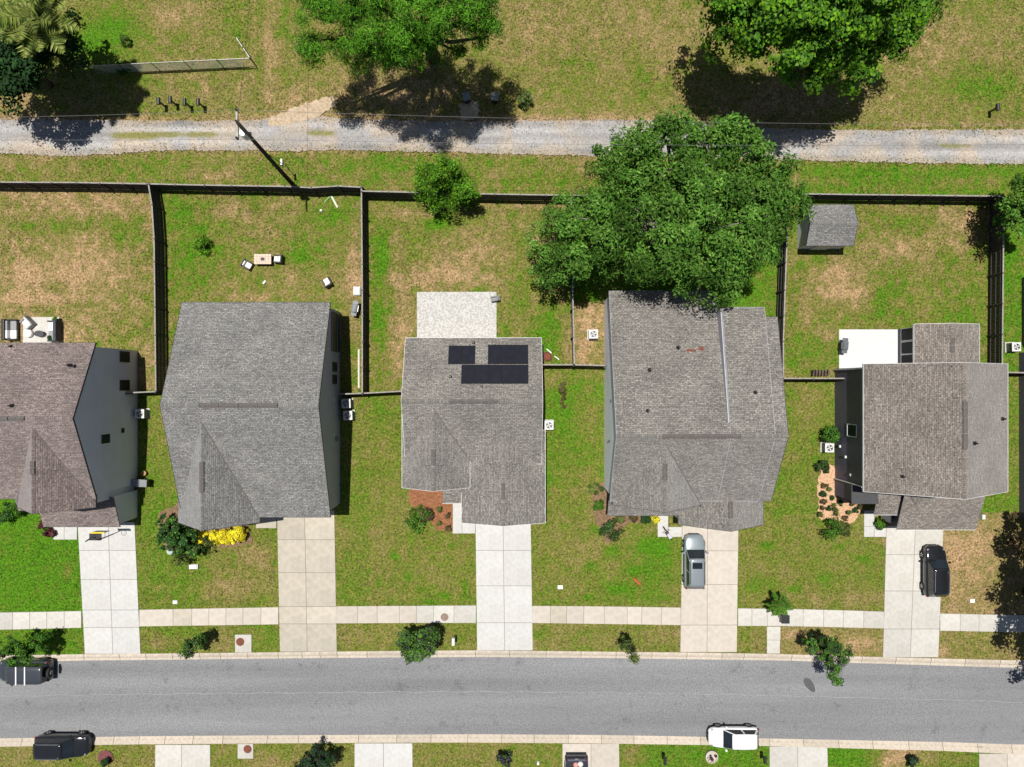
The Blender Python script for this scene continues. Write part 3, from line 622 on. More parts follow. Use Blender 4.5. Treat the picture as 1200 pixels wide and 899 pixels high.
# ------------------------------------------------------------ houses
def zat(b, b0, z0, br, zr, b1, z1):
    if (b-b0)*(br-b0) >= 0 and abs(b-b0) <= abs(br-b0): return z0+(zr-z0)*(b-b0)/(br-b0)
    return zr+(z1-zr)*(b-br)/(b1-br)
def gable(house, ax, a0, a1, b0, z0, br, zr, b1, z1, oh=.3, sh=SH_grey, sd=SD_grey, base=-.1, trim=M_dark, walls=True, oha=None, th=.11, wa=None, skip=(), slim=False):
    oha = oh if oha is None else oha
    T_ = (lambda a, b, z: Vector((a, b, z))) if ax == 'x' else (lambda a, b, z: Vector((b, a, z)))
    mb = MB()
    for (e, ze, s) in ((b0, z0, 0), (b1, z1, 1)):
        L_ = math.hypot(e-br, zr-ze); A, B, C, D = T_(a0, e, ze), T_(a1, e, ze), T_(a1, br, zr), T_(a0, br, zr)
        uv = [(a0, 0), (a1, 0), (a1, L_), (a0, L_)]
        nrm = (B-A).cross(D-A); q = [A, B, C, D]
        if nrm.z < 0: q = [A, D, C, B]; uv = [uv[0], uv[3], uv[2], uv[1]]
        mb.quad(*q, uv=uv); lo = [p-Vector((0, 0, th)) for p in q]
        mb.quad(*lo[::-1], mi=1)
        mb.quad(A, B, B-Vector((0, 0, th)), A-Vector((0, 0, th)), mi=1)
        mb.quad(A, D, D-Vector((0, 0, th)), A-Vector((0, 0, th)), mi=1)
        mb.quad(B, C, C-Vector((0, 0, th)), B-Vector((0, 0, th)), mi=1)
    r = mb.build('roof', [sh, trim], house)
    # ridge cap course
    mb = MB(); w_ = .16
    sa = (zr-z0)/abs(br-b0); sb = (zr-z1)/abs(b1-br)
    d0 = w_*(1 if b0 > br else -1); d1 = w_*(1 if b1 > br else -1)
    for d, s in ((d0, sa), (d1, sb)):
        q = [T_(a0-.01, br, zr+.02), T_(a1+.01, br, zr+.02), T_(a1+.01, br+d, zr+.02-w_*s), T_(a0-.01, br+d, zr+.02-w_*s)]
        uv = [(0, 0), (0, a1-a0), (.33, a1-a0), (.33, 0)]
        if (q[1]-q[0]).cross(q[3]-q[0]).z < 0: q = [q[0], q[3], q[2], q[1]]; uv = [uv[0], uv[3], uv[2], uv[1]]
        mb.quad(*q, uv=uv)
    mb.build('ridge_cap', sh, r)
    # fascia boards, a few mm proud of the slab edges
    mb = MB(); t = .025; hh = .16
    for e, ze in ((b0, z0), (b1, z1)):
        s = 1 if e > br else -1; y0, y1 = sorted((e+s*.004, e+s*(.004+t)))
        if ax == 'x': mb.box(a0-.02, a1+.02, y0, y1, ze-hh, ze+.012)
        else: mb.box(y0, y1, a0-.02, a1+.02, ze-hh, ze+.012)
    for ia, (a_, s) in enumerate(((a0, -1), (a1, 1))):
        for ib, (e, ze) in enumerate(((b0, z0), (b1, z1))):
            if (ia, ib) in skip: continue
            if slim: hh = .06
            p = [T_(a_+s*.004, e, ze+.012), T_(a_+s*.004, br, zr+.014), T_(a_+s*.004, br, zr-hh), T_(a_+s*.004, e, ze-hh)]
            off = T_(s*t, 0, 0); q = [v+off for v in p]
            mb.quad(*p); mb.quad(*q); mb.quad(p[0], p[1], q[1], q[0]); mb.quad(p[3], p[2], q[2], q[3])
    mb.build('fascia', trim, house)
    if walls:
        i0 = b0+oh*(1 if br > b0 else -1); i1 = b1+oh*(1 if br > b1 else -1)
        prof = [(i0, base), (i0, zat(i0, b0, z0, br, zr, b1, z1)-th-.01), (br, zr-th-.01), (i1, zat(i1, b0, z0, br, zr, b1, z1)-th-.01), (i1, base)]
        mb = MB(); n = 5; A0, A1 = (a0+oha, a1-oha) if wa is None else wa
        mb.v = [tuple(T_(A0, b, z)) for b, z in prof]+[tuple(T_(A1, b, z)) for b, z in prof]
        mb.f = [tuple(range(n)), tuple(range(n, 2*n))[::-1]]+[(i, n+i, n+(i+1) % n, (i+1) % n) for i in range(n)]
        mb.uv = [None]*len(mb.f); mb.mi = [0]*len(mb.f); o = mb.build('wall', sd, house)
        import bmesh
        bm = bmesh.new(); bm.from_mesh(o.data); bmesh.ops.recalc_face_normals(bm, faces=bm.faces); bm.to_mesh(o.data); bm.free()
        f = [T_(A0, i0, 0), T_(A1, i0, 0), T_(A1, i1, 0), T_(A0, i1, 0)]
        excl([(v.x, v.y) for v in f])
    return r
def valley_shade(house, yr, zr, yf, zf, g0, gz0, gr, gzr, g1, gz1):
    """dark strip standing in for shade along the east line where a street gable (ridge along y at x=gr) meets the front slope of the main roof"""
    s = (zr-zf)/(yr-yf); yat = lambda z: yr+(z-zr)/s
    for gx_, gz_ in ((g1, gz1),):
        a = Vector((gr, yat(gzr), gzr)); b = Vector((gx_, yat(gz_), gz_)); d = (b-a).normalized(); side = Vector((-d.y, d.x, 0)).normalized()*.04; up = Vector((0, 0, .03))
        mb = MB(); mb.quad(a+up, b+up, b+side+up*1.3, a+side+up*1.3); mb.quad(a+up, b+up, b-side+up*1.3, a-side+up*1.3); mb.build('valley_shade', M_vent, house)  # shade of the roof crease, built as a thin dark strip
def shed_roof(house, x0, x1, yh, zh, yl, zl, sh, sd, oh=.25, trim=M_dark, wall=True, th=.1, xw=None):
    mb = MB(); L_ = math.hypot(yh-yl, zh-zl); q = [Vector((x0, yl, zl)), Vector((x1, yl, zl)), Vector((x1, yh, zh)), Vector((x0, yh, zh))]
    mb.quad(*q, uv=[(x0, 0), (x1, 0), (x1, L_), (x0, L_)]); lo = [p-Vector((0, 0, th)) for p in q]; mb.quad(*lo[::-1], mi=1)
    for i in range(4):
        j = (i+1) % 4; mb.quad(q[i], lo[i], lo[j], q[j], mi=1)
    r = mb.build('roof', [sh, trim], house)
    mb = MB(); mb.box(x0-.02, x1+.02, yl-.03, yl-.004, zl-.16, zl+.01); mb.build('fascia', trim, house)
    if wall:
        a, b = (x0+oh, x1-oh) if xw is None else xw
        zl2 = zl+(zh-zl)*oh/(yh-yl)-th-.01
        mb = MB(); mb.v = [(x, y, z) for x in (a, b) for y, z in ((yl+oh, -.1), (yh, -.1), (yh, zh-th-.01), (yl+oh, zl2))]
        mb.f = [(0, 3, 2, 1), (4, 5, 6, 7), (0, 4, 7, 3), (1, 2, 6, 5), (3, 7, 6, 2)]; mb.uv = [None]*5; mb.mi = [0]*5
        mb.build('wall', sd, house); excl([(a, yl+oh), (b, yl+oh), (b, yh), (a, yh)])
    return r
def ridge_vent(house, ax, a0, a1, b, z):
    mb = MB(); n = max(2, int((a1-a0)/1.2)); L_ = (a1-a0)/n
    for i in range(n):
        s, e = a0+i*L_+.03, a0+(i+1)*L_-.03
        for d in (-1, 1):
            if ax == 'x': p = [(s, b, z+.10), (e, b, z+.10), (e, b+d*.17, z+.0), (s, b+d*.17, z+.0)]
            else: p = [(b, s, z+.10), (b, e, z+.10), (b+d*.17, e, z+.0), (b+d*.17, s, z+.0)]
            mb.quad(*p); mb.quad(p[3], p[2], (p[2][0], p[2][1], z-.16), (p[3][0], p[3][1], z-.16))
    for a_ in (a0, a1):
        if ax == 'x': mb.quad((a_, b-.22, z-.01), (a_, b+.22, z-.01), (a_, b, z+.1))
        else: mb.quad((b-.22, a_, z-.01), (b+.22, a_, z-.01), (b, a_, z+.1))
    mb.build('ridge_vent', M_vent, house)
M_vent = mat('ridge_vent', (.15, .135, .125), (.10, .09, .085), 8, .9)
def pipe(house, px, py, z, h=.35, r=.06):
    p = P(px, py, z); mb = MB(); mb.lathe([(r*2.4, -.25), (r*2.2, .04), (r*1.2, .10), (r, .12), (r, h), (r*.7, h)], 10)
    mb.build('vent_pipe', M_black, house, loc=p)
def win(house, side, x, y, z, w_, h_, frame=M_white, panes=2, vert=False):
    """window on an east ('E') or west ('W') wall at plane x"""
    s = 1 if side == 'E' else -1; mb = MB(); t = .06
    for a_ in (-1, 1):
        mb.box(*sorted((x-.02*s, x+s*.05)), y+a_*w_/2-t/2, y+a_*w_/2+t/2, z-h_/2-t/2, z+h_/2+t/2)
        mb.box(*sorted((x-.02*s, x+s*.047)), y-w_/2+t/2, y+w_/2-t/2, z+a_*h_/2-t/2, z+a_*h_/2+t/2)
    f = MB(); f.v = mb.v; f.f = mb.f; f.uv = mb.uv; f.mi = mb.mi; W_ = f.build('window', frame, house)
    n = panes
    for i in range(n):
        m2 = MB()
        if vert: y0, y1 = y-w_/2+t/2+i*(w_-t)/n, y-w_/2+t/2+(i+1)*(w_-t)/n; m2.box(*sorted((x-.01*s, x+s*.02)), y0+.02, y1-.02, z-h_/2+t/2, z+h_/2-t/2)
        else: z0, z1 = z-h_/2+t/2+i*(h_-t)/n, z-h_/2+t/2+(i+1)*(h_-t)/n; m2.box(*sorted((x-.01*s, x+s*(.02+.012*i))), y-w_/2+t/2, y+w_/2-t/2, z0+.02, z1-.02)
        m2.build('pane', M_glassd, W_)
def front_door(house, x, y, z0=.05, w_=1.0, h_=2.1, m=None):
    mb = MB(); mb.box(x-w_/2-.1, x+w_/2+.1, y-.05, y+.03, z0, z0+h_+.12); f = mb.build('door_frame', M_white, house)
    mb = MB(); mb.box(x-w_/2, x+w_/2, y-.075, y-.051, z0, z0+h_); mb.build('door', m or mat('door_red', (.15, .03, .03)), f)
def garage_door(house, x, y, w_=4.8, h_=2.15):
    mb = MB(); mb.box(x-w_/2-.12, x+w_/2+.12, y-.03, y+.03, 0, h_+.12); f = mb.build('garage_frame', M_white, house)
    for i in range(4):
        mb = MB(); mb.box(x-w_/2, x+w_/2, y-.06, y-.031, .04+i*h_/4+.01, .04+(i+1)*h_/4-.01); mb.build('panel', mat('garage_white', (.7, .7, .68)), f)

# --- house 1, far left
h1 = thing('house', 'mauve shingled two storey house at the left edge with grey east wall', 'house', P(40, 500, 0)); H0 = h1.location.copy()
def rel(h):
    for o in [q for q in bpy.data.objects if q.parent == h]: o.matrix_parent_inverse = Matrix.Translation(-h.location)
gable(h1, 'x', -47.5, -32.68, 3.18, 6.2, -2.6, 9.0, -9.05, 6.1, oh=.3, sh=SH_brown, sd=SD_grey, wa=(-47.2, -32.75))
gable(h1, 'y', -9.75, -3.0, -39.0, 5.9, -35.9, 8.7, -32.8, 5.95, oh=.25, sh=SH_brown, sd=SD_grey, wa=(-9.5, -3.5))
shed_roof(h1, -39.1, -32.72, -9.3, 3.75, -11.95, 2.75, SH_brown, SD_grey, xw=(-38.8, -32.76))
shed_roof(h1, -41.2, -39.12, -9.0, 3.4, -10.6, 2.75, SH_brown, SD_grey, wall=False)
valley_shade(h1, -2.6, 9.0, -9.05, 6.1, -39.0, 5.9, -35.9, 8.7, -32.8, 5.95)
ridge_vent(h1, 'x', -46, PX(29, 9), -2.6, 9.0); ridge_vent(h1, 'y', PY(556, 8.6), PY(540, 8.6), -35.9, 8.7)
for px, py, z in ((81, 428, 7.7), (13, 475.5, 8.7), (13.5, 406, 6.3)): pipe(h1, px, py, z)
win(h1, 'E', -32.75, 2.25, 2.0, .85, 1.4, M_dark, 2); win(h1, 'E', -32.75, -.15, 2.0, .85, 1.4, M_dark, 2)
win(h1, 'E', -32.75, -4.45, 4.75, .8, 1.3, M_white, 2); win(h1, 'E', -32.75, -3.95, 2.3, .35, .35, M_dark, 1)
garage_door(h1, -35.6, -11.72); rel(h1)
# --- house 2
h2 = thing('house', 'grey shingled house with wide tan stained driveway and yellow bush in front', 'house', P(300, 480, 0))
gable(h2, 'x', -26.65, -14.68, 6.55, 4.6, -1.65, 8.05, -10.8, 4.55, oh=.3, sh=SH_grey, sd=SD_slate, wa=(-26.35, -15.03))
gable(h2, 'y', -11.25, -2.9, -27.0, 4.5, -23.75, 7.55, -20.4, 4.5, oh=.25, sh=SH_grey, sd=SD_slate, wa=(-11.0, -3.2))
valley_shade(h2, -1.65, 8.05, -10.8, 4.55, -27.0, 4.5, -23.75, 7.55, -20.4, 4.5)
ridge_vent(h2, 'x', PX(234, 8), PX(326, 8), -1.65, 8.05); ridge_vent(h2, 'y', PY(577, 7.5), PY(541, 7.5), -23.75, 7.55)
for px, py, z in ((223, 428, 6.4), (261, 430.5, 6.5)): pipe(h2, px, py, z)
mb = MB(); mb.box(-15.06, -14.99, 2.75, 5.95, .3, 2.85); sp = mb.build('screen_panel', M_black, h2)
for yy in (2.75, 4.2, 5.95):
    mb = MB(); mb.box(-15.0, -14.94, yy-.04, yy+.04, .25, 2.9); mb.build('post', M_dark, sp)
for za, zb_ in ((2.86, 2.93), (1.15, 1.2)):
    mb = MB(); mb.box(-15.0, -14.93, 2.7, 6.0, za, zb_); mb.build('rail', M_grey, sp)
win(h2, 'E', -15.03, 1.4, 1.9, .75, 1.35, M_dark, 1); win(h2, 'E', -15.03, .35, 1.9, .75, 1.35, M_dark, 1)
for z_, y_ in ((2.3, -1.4), (2.2, -4.3)):
    mb = MB(); mb.box(-15.03, -14.96, y_-.1, y_+.1, z_-.1, z_+.1); mb.build('wall_vent', M_white, h2)
mb = MB(); mb.box(-15.02, -14.86, -4.9, -4.55, 1.0, 1.6); mb.build('meter_box', M_grey, h2)
garage_door(h2, -17.9, -10.52, 4.7); rel(h2)
# --- house 3
h3 = thing('house', 'single storey grey roofed house with ten black solar panels', 'house', P(555, 490, 0))
gable(h3, 'x', -8.85, 2.45, 3.8, 2.9, -1.42, 5.15, -6.68, 2.9, oh=.3, sh=SH_taup, sd=SD_cream, trim=M_white)
gable(h3, 'y', -8.65, -2.2, -9.13, 3.0, -6.33, 4.9, -3.5, 3.0, oh=.25, sh=SH_taup, sd=SD_cream, trim=M_white, wa=(-8.4, -2.5))
gable(h3, 'y', -11.65, -3.9, -4.22, 2.62, -.72, 3.95, 2.78, 2.62, oh=.25, sh=SH_taup, sd=SD_cream, trim=M_white, wa=(-11.4, -4.4))
shed_roof(h3, -5.8, -4.1, -8.0, 2.85, -10.05, 2.45, SH_taup, SD_cream, wall=False, trim=M_white)
valley_shade(h3, -1.42, 5.15, -6.68, 2.9, -9.13, 3.0, -6.33, 4.9, -3.5, 3.0)
ridge_vent(h3, 'x', PX(527, 5), PX(584, 5), -1.42, 5.15); ridge_vent(h3, 'y', PY(545, 4.9), PY(527, 4.9), -6.33, 4.9); ridge_vent(h3, 'y', PY(585, 4), PY(566, 4), -.72, 3.95)
for px, py, z in ((555, 401.5, 3.1), (528, 441.5, 4.3), (564.5, 453.5, 4.6)): pipe(h3, px, py, z)
sl_ = (5.15-2.9)/(3.8+1.42)
def panel(px0, px1, py0, py1):
    zm = 5.15-sl_*(PY((py0+py1)/2, 3.7)+1.42); x0, x1 = PX(px0, zm), PX(px1, zm); y0, y1 = PY(py1, zm), PY(py0, zm)
    zf = lambda y: 5.15-sl_*(y+1.42)
    def pl(dx, dz0, dz1, m, nm, par):
        mb = MB(); c = [(x0+dx, y0+dx), (x1-dx, y0+dx), (x1-dx, y1-dx), (x0+dx, y1-dx)]
        mb.v = [(x, y, zf(y)+dz0) for x, y in c]+[(x, y, zf(y)+dz1) for x, y in c]
        mb.f = [(3, 2, 1, 0), (4, 5, 6, 7), (0, 1, 5, 4), (1, 2, 6, 5), (2, 3, 7, 6), (3, 0, 4, 7)]; mb.uv = [None]*6; mb.mi = [0]*6
        return mb.build(nm, m, par)
    f = pl(.006, .05, .13, M_frame, 'solar_panel', h3); pl(.045, .131, .134, M_solar, 'cell_sheet', f)
for i in range(2): panel(525.5+15.7*i, 525.5+15.7*(i+1), 404.8, 426.8)
for i in range(3): panel(571.8+15.7*i, 571.8+15.7*(i+1), 403.8, 426.8)
for i in range(5): panel(540.6+15.7*i, 540.6+15.7*(i+1), 427.4, 449.6)
front_door(h3, -4.9, -8.1); garage_door(h3, -.72, -11.42); rel(h3)
# --- house 4
h4 = thing('house', 'sprawling warm grey roofed house partly under the big oak, rust stains on roof', 'house', P(810, 480, 0))
gable(h4, 'x', 7.85, 16.448, 7.45, 4.6, -3.95, 8.5, -9.4, 5.05, oh=.25, sh=SH_taup, sd=SD_pale, wa=(8.06, 16.3), trim=M_pale)
gable(h4, 'x', 16.45, 19.75, 5.95, 6.3, -3.95, 8.5, -9.4, 5.053, oh=.05, sh=SH_taup, sd=SD_slate, wa=(16.34, 19.7), skip={(0, 1)}, trim=M_pale, slim=True)
gable(h4, 'x', 19.752, 20.75, 5.2, 6.37, -3.95, 8.5, -9.4, 5.053, oh=.25, sh=SH_taup, sd=SD_pale, wa=(19.71, 20.5), skip={(0, 0), (0, 1)}, trim=M_dark)
gable(h4, 'y', -9.75, -4.5, 8.12, 4.75, 11.6, 8.1, 15.35, 4.7, oh=.25, sh=SH_taup, sd=SD_pale, wa=(-9.5, -4.8))
gable(h4, 'y', -11.75, -7.5, 13.85, 2.9, 17.4, 5.5, 20.9, 2.9, oh=.25, sh=SH_taup, sd=SD_pale, wa=(-11.5, -7.8))
shed_roof(h4, 7.95, 14.2, -9.0, 3.9, -11.0, 2.85, SH_taup, SD_pale, xw=(12.0, 13.5), oh=1.4)
valley_shade(h4, -3.95, 8.5, -9.4, 5.05, 8.12, 4.75, 11.6, 8.1, 15.35, 4.7)
ridge_vent(h4, 'x', PX(776, 8.5), PX(868, 8.5), -3.95, 8.52); ridge_vent(h4, 'y', PY(563, 8), PY(543, 8), 11.6, 8.1)
ridge_vent(h4, 'y', PY(607, 5.5), PY(588, 5.5), 17.4, 5.5)
for px, py, z in ((762, 433, 7.2), (759.5, 481.5, 8.1), (885.5, 460, 7.9), (795.5, 407, 6.6)): pipe(h4, px, py, z)
for (px, py, rx, ry) in ((809.5, 410.5, .42, .13), (822, 408.5, .2, .2)):
    z_ = 4.6+(7.45-PY(py, 6.1))*(3.9/11.4); c = P(px, py, z_); mb = MB(); pts = [(c.x+rx*math.cos(t)*random.uniform(.8, 1.1), c.y+ry*math.sin(t)*random.uniform(.8, 1.1)) for t in np.linspace(0, 2*math.pi, 14)[:-1]]
    mb.quad(*[(x, y, 4.6+(7.45-y)*(3.9/11.4)+.012) for x, y in pts]); mb.build('rust_stain', M_rust, h4)
for px, py in ((712, 471), (717, 516)):
    pass
mb = MB(); mb.box(7.99, 8.055, -1.5, -1.3, 4.2, 4.4); mb.build('wall_vent', M_dark, h4)
mb = MB(); mb.box(7.9, 8.055, -4.8, -4.65, 3.6, 3.8); mb.build('wall_vent', M_dark, h4)
mb = MB(); mb.tube([(7.98, -8.95, 4.7), (7.98, -8.95, .1)], .04, 6); mb.build('downspout', M_white, h4)
front_door(h4, 13.0, -9.9); garage_door(h4, 17.4, -11.52); rel(h4)
# --- house 5
h5 = thing('house', 'taupe roofed two storey house with navy west wall and glazed back porch', 'house', P(1070, 500, 0))
gable(h5, 'y', -8.6, 1.55, 27.98, 5.4, 33.72, 9.0, 39.45, 5.4, oh=.25, sh=SH_tan, sd=SD_navy, trim=M_white, wa=(-8.35, 1.3))
gable(h5, 'y', 1.2, 4.95, 33.55, 2.75, 36.3, 3.5, 39.0, 2.75, oh=.2, sh=SH_tan, sd=SD_navy, trim=M_white, wa=(1.4, 4.75))
shed_roof(h5, 32.12, 38.72, -8.2, 4.3, -12.2, 2.75, SH_tan, SD_navy, trim=M_white)
shed_roof(h5, 30.2, 32.1, -8.2, 3.8, -10.95, 2.8, SH_tan, SD_navy, wall=False, trim=M_white)
mb = MB(); q = [Vector((33.0, -8.5, 5.1)), Vector((35.6, -8.5, 4.1))]
mb.quad((31.9, -8.4, 4.35), (33.2, -10.0, 3.62), (34.4, -8.4, 4.7), uv=[(0, 0), (1, 0), (1, 1)]); mb.quad((34.4, -8.4, 4.7), (33.2, -10.0, 3.62), (36.8, -8.4, 4.25), uv=[(0, 0), (1, 0), (1, 1)])
mb.build('roof_cricket', SH_tan, h5)
mb = MB(); mb.prism([(28.18, -9.75), (32.4, -9.75), (32.4, -8.3), (28.18, -8.3)], -.1, 3.2); mb.build('wall', SD_navy, h5); excl([(28.18, -9.75), (32.4, -9.75), (32.4, -8.3), (28.18, -8.3)])
mb = MB(); mb.prism([(28.05, -9.95), (30.3, -9.95), (30.3, -8.25), (28.05, -8.25)], 3.2, 3.32); mb.build('porch_deck', M_dark, h5)
mb = MB(); mb.tube([(27.96, -8.28, 5.2), (28.1, -8.28, 4.9), (28.1, -8.28, .1)], .05, 6); mb.build('downspout', M_white, h5)
mb = MB(); mb.tube([(28.0, 1.2, 5.2), (28.1, 1.2, 4.9), (28.1, 1.2, .1)], .045, 6); mb.build('downspout', M_white, h5)
ridge_vent(h5, 'y', PY(527, 9), PY(470, 9), 33.72, 9.0); ridge_vent(h5, 'y', PY(413, 3.5), PY(396, 3.5), 36.3, 3.5)
for px, py, z in ((1112, 429.5, 8.2), (1057.5, 558.5, 6.8), (1142, 519.5, 8.4), (1175, 491, 6.0)): pipe(h5, px, py, z, r=.07)
win(h5, 'W', 28.23, PY(504.5, 3), 3.05, 1.0, 1.55, M_white, 2)
for i, y_ in enumerate((4.2, 3.05, 1.95)): win(h5, 'W', 33.75, y_, 1.55, 1.05, 2.0, M_white, 2)
for z_, y_ in ((2.0, -6.2), (2.9, -7.6), (1.0, -5.4)):
    mb = MB(); mb.box(28.12, 28.24, y_-.1, y_+.1, z_-.1, z_+.1); mb.build('wall_vent', M_white, h5)
mb = MB(); mb.box(32.0, 32.1, -11.8, -9.8, .6, 2.0); mb.build('porch_window', M_glass, h5)
front_door(h5, 31.2, -9.8, m=M_dark); garage_door(h5, 35.6, -11.97); rel(h5)
# --- house 6, only its west wall is in the frame
h6 = thing('house', 'dark walled house cut off by the right edge, only its west side showing', 'house', P(1230, 500, 0))
gable(h6, 'y', -11.9, 2.9, 44.15, 5.4, 49.8, 9.0, 55.5, 5.4, oh=.2, sh=SH_tan, sd=SD_navy, trim=M_dark); rel(h6)
# --- shed
sh_ = thing('garden_shed', 'small grey shed with shingle roof in the back corner of the east yard', 'shed', P(965, 265, 0))
k = 2.2
x0, x1 = PX(945, k), PX(1000, k); y1, y0 = PY(240, k), PY(288, k)
gable(sh_, 'x', x0, x1, y1, 2.2, (y0+y1)/2+.0, 3.0, y0, 2.2, oh=.15, sh=SH_grey, sd=SD_grey, trim=M_dark); 
mb = MB(); mb.box(x0+1.2, x0+2.6, y0+.06, y0+.13, .05, 1.9); mb.build('door', M_white, sh_); rel(sh_)

# ------------------------------------------------------------ fences
def fence(label, pts, name='wooden_fence', h=1.8, posts=2.3, side=1, cap=True, m=M_fence, z=1.8):
    """pts = px points of the TOP edge"""
    W_ = [P(p[0], p[1], z) for p in pts]; c = W_[0]
    t = thing(name, label, 'fence', (c.x, c.y, 0)); mb = MB(); pc = MB(); 
    postm = None; rails = MB()
    for A, B in zip(W_[:-1], W_[1:]):
        A = Vector((A.x, A.y, 0))-t.location; B = Vector((B.x, B.y, 0))-t.location; D = B-A; L_ = D.length; ang = math.atan2(D.y, D.x); M = Matrix.Translation(A) @ Matrix.Rotation(ang, 4, 'Z')
        n = max(1, int(L_/.145)); 
        for i in range(n):
            j = random.uniform(-.012, .012); o_ = random.uniform(-.004, .004)
            mb.box(i*L_/n+.004, (i+1)*L_/n-.004, -.012+o_, .012+o_, .04, h-.03+j, M)
        for zr in (.35, .95, 1.5): rails.box(0, L_, side*.014, side*.052, zr-.045, zr+.045, M)
        if cap: pc.box(-.02, L_+.02, -.055, .055, h-.02, h+.018, M)
        k = max(1, round(L_/posts))
        for i in range(k+1):
            if i == 0 and A.length > .01: continue
            if postm is None:
                q = MB(); q.box(-.05, .05, -.05, .05, -.1, 1.86); q.box(-.062, .062, -.062, .062, 1.862, 1.885); postm = q.build('post', m, t)
                postm.matrix_local = M @ Matrix.Translation((i*L_/k, side*.075, 0))
            else:
                o = postm.copy(); COL.objects.link(o); o.parent = t; o.matrix_local = M @ Matrix.Translation((i*L_/k, side*.075, 0))
    mb.build('pickets', m, t, kind='stuff'); rails.build('rails', m, t)
    if cap: pc.build('cap_rail', M_fencecap, t)
    return t
fence('dark wooden back fence along the lane behind the two left yards', [(-60, 212.5), (0, 213.5), (90, 214), (172, 215.5), (240, 217), (334, 218.5), (365, 220), (396, 218), (423, 219.5)], side=-1)
fence('dark wooden fence between the far left yard and the fire table yard', [(174, 216), (178, 240), (180.5, 280), (181.5, 360), (182.5, 458.5)], side=1)
fence('short dark fence joining the mauve roofed house to the second house', [(148, 460.5), (182, 459)], side=-1)
fence('dark wooden fence west of the yard with the pale square patio', [(423.5, 219.5), (424.5, 340), (424.5, 461)], side=1)
fence('short dark fence between the second house and the solar panel house', [(397, 462), (424.5, 461), (470.5, 458.5)], side=-1)
fence('dark wooden back fence passing behind the round bushy tree', [(424, 224), (550, 227), (669, 229)], side=-1)
fence('dark wooden fence east of the solar panel house yard, under the oak', [(669, 229), (671, 330), (673, 428)], side=-1)
fence('short dark fence between the solar panel house and the oak shaded house', [(636, 427.5), (672, 427.5), (709.5, 428.5)], side=-1)
fence('dark wooden back fence half hidden under the big oak', [(670, 229), (800, 227), (920, 227)], side=-1)
fence('dark wooden back fence behind the shed at the far right yard', [(921, 227), (1000, 228), (1090, 229), (1176.5, 230)], side=-1)
fence('dark wooden fence on the west side of the shed yard', [(922, 228), (922.5, 275), (920, 340), (918, 400), (918, 443)], side=-1)
fence('short dark fence west of the navy walled house', [(917.5, 443.5), (989.5, 443.5)], side=-1)
fence('dark wooden fence on the east side of the shed yard', [(1176.5, 230), (1175.5, 320), (1174.5, 428)], side=-1)
fence('short dark fence east of the navy walled house', [(1181, 436.5), (1214, 437)], side=-1)
fence('dark fence running north from the house at the right edge', [(1216, 322), (1216, 402)], side=1)

# chain link fence
M_mesh = bpy.data.materials.new('chain_link'); M_mesh.use_nodes = True; n, l = nodes(M_mesh); b = n['Principled BSDF']
b.inputs['Base Color'].default_value = (.42, .43, .42, 1); b.inputs['Metallic'].default_value = .4; b.inputs['Roughness'].default_value = .5
cl = thing('chain_link_fence', 'grey chain link fence running from the palm toward a leaning gate', 'fence', P(114, 87, 0))
A, B = P(112, 86.5), P(300, 77.5); D = B-A; L_ = D.length; M = Matrix.Translation(A-cl.location) @ Matrix.Rotation(math.atan2(D.y, D.x), 4, 'Z')
mb = MB(); mb.tube([M @ Vector((0, 0, 1.45)), M @ Vector((L_, 0, 1.45))], .03, 6); mb.build('top_rail', M_silver, cl)
for i in range(6):
    mb = MB(); mb.tube([M @ Vector((i*L_/5, 0, -.1)), M @ Vector((i*L_/5, 0, 1.5))], .035, 6); mb.build('post', M_dark, cl)
mb = MB(); s = .16; i = -10
while i*s < L_+1.6:
    for d in (1, -1):
        u0, u1 = i*s, i*s+d*1.4
        z0, z1 = 0.0, 1.4
        if u0 < 0 or u0 > L_ or u1 < 0 or u1 > L_: 
            continue
        p, q = M @ Vector((u0, 0, z0)), M @ Vector((u1, 0, z1)); o_ = Vector((0, 0, .006)); o2 = Vector((.0, .006, 0))
        mb.tube([p, q], .010, 3, False)
    i += 1
mb.build('wire_mesh', M_mesh, cl, kind='stuff')
gt = thing('metal_gate', 'open leaning metal gate at the east end of the chain link fence', 'gate', P(300, 77, 0))
A, B = P(300, 77)-gt.location, P(284, 53)-gt.location
for z_ in (.2, .8, 1.4):
    mb = MB(); mb.tube([A+Vector((0, 0, z_)), B+Vector((0, 0, z_))], .04, 6); mb.build('bar', M_silver, gt)
for q in (A, A.lerp(B, .5), B):
    mb = MB(); mb.tube([q, q+Vector((0, 0, 1.5))], .045, 6); mb.build('post', M_dark, gt)

# ------------------------------------------------------------ utility pole and lines
up = thing('utility_pole', 'tall dark wooden utility pole with pale crossarm and white transformer', 'utility pole', P(341, 214, 0))
B = up.location; zt = 12.6; top = P(278.5, 144, zt)-B
mb = MB(); mb.tube([(0, 0, -.2), tuple(top*.5), tuple(top)], [.19, .165, .135], 10); mb.build('pole', M_pole, up, smooth=True)
a_, b_ = P(277.5, 128, zt-.3)-B, P(278.5, 164, zt-.3)-B; 
mb = MB(); dr = (b_-a_).normalized(); pr = Vector((0, 0, 1)).cross(dr)*.07
mb.v = [tuple(p+s*pr+Vector((0, 0, zz))) for p in (a_, b_) for s in (-1, 1) for zz in (-.08, .08)]; mb.f = [(0, 1, 3, 2), (4, 6, 7, 5), (0, 4, 5, 1), (2, 3, 7, 6), (0, 2, 6, 4), (1, 5, 7, 3)]; mb.uv = [None]*6; mb.mi = [0]*6
mb.build('crossarm', M_poleg, up)
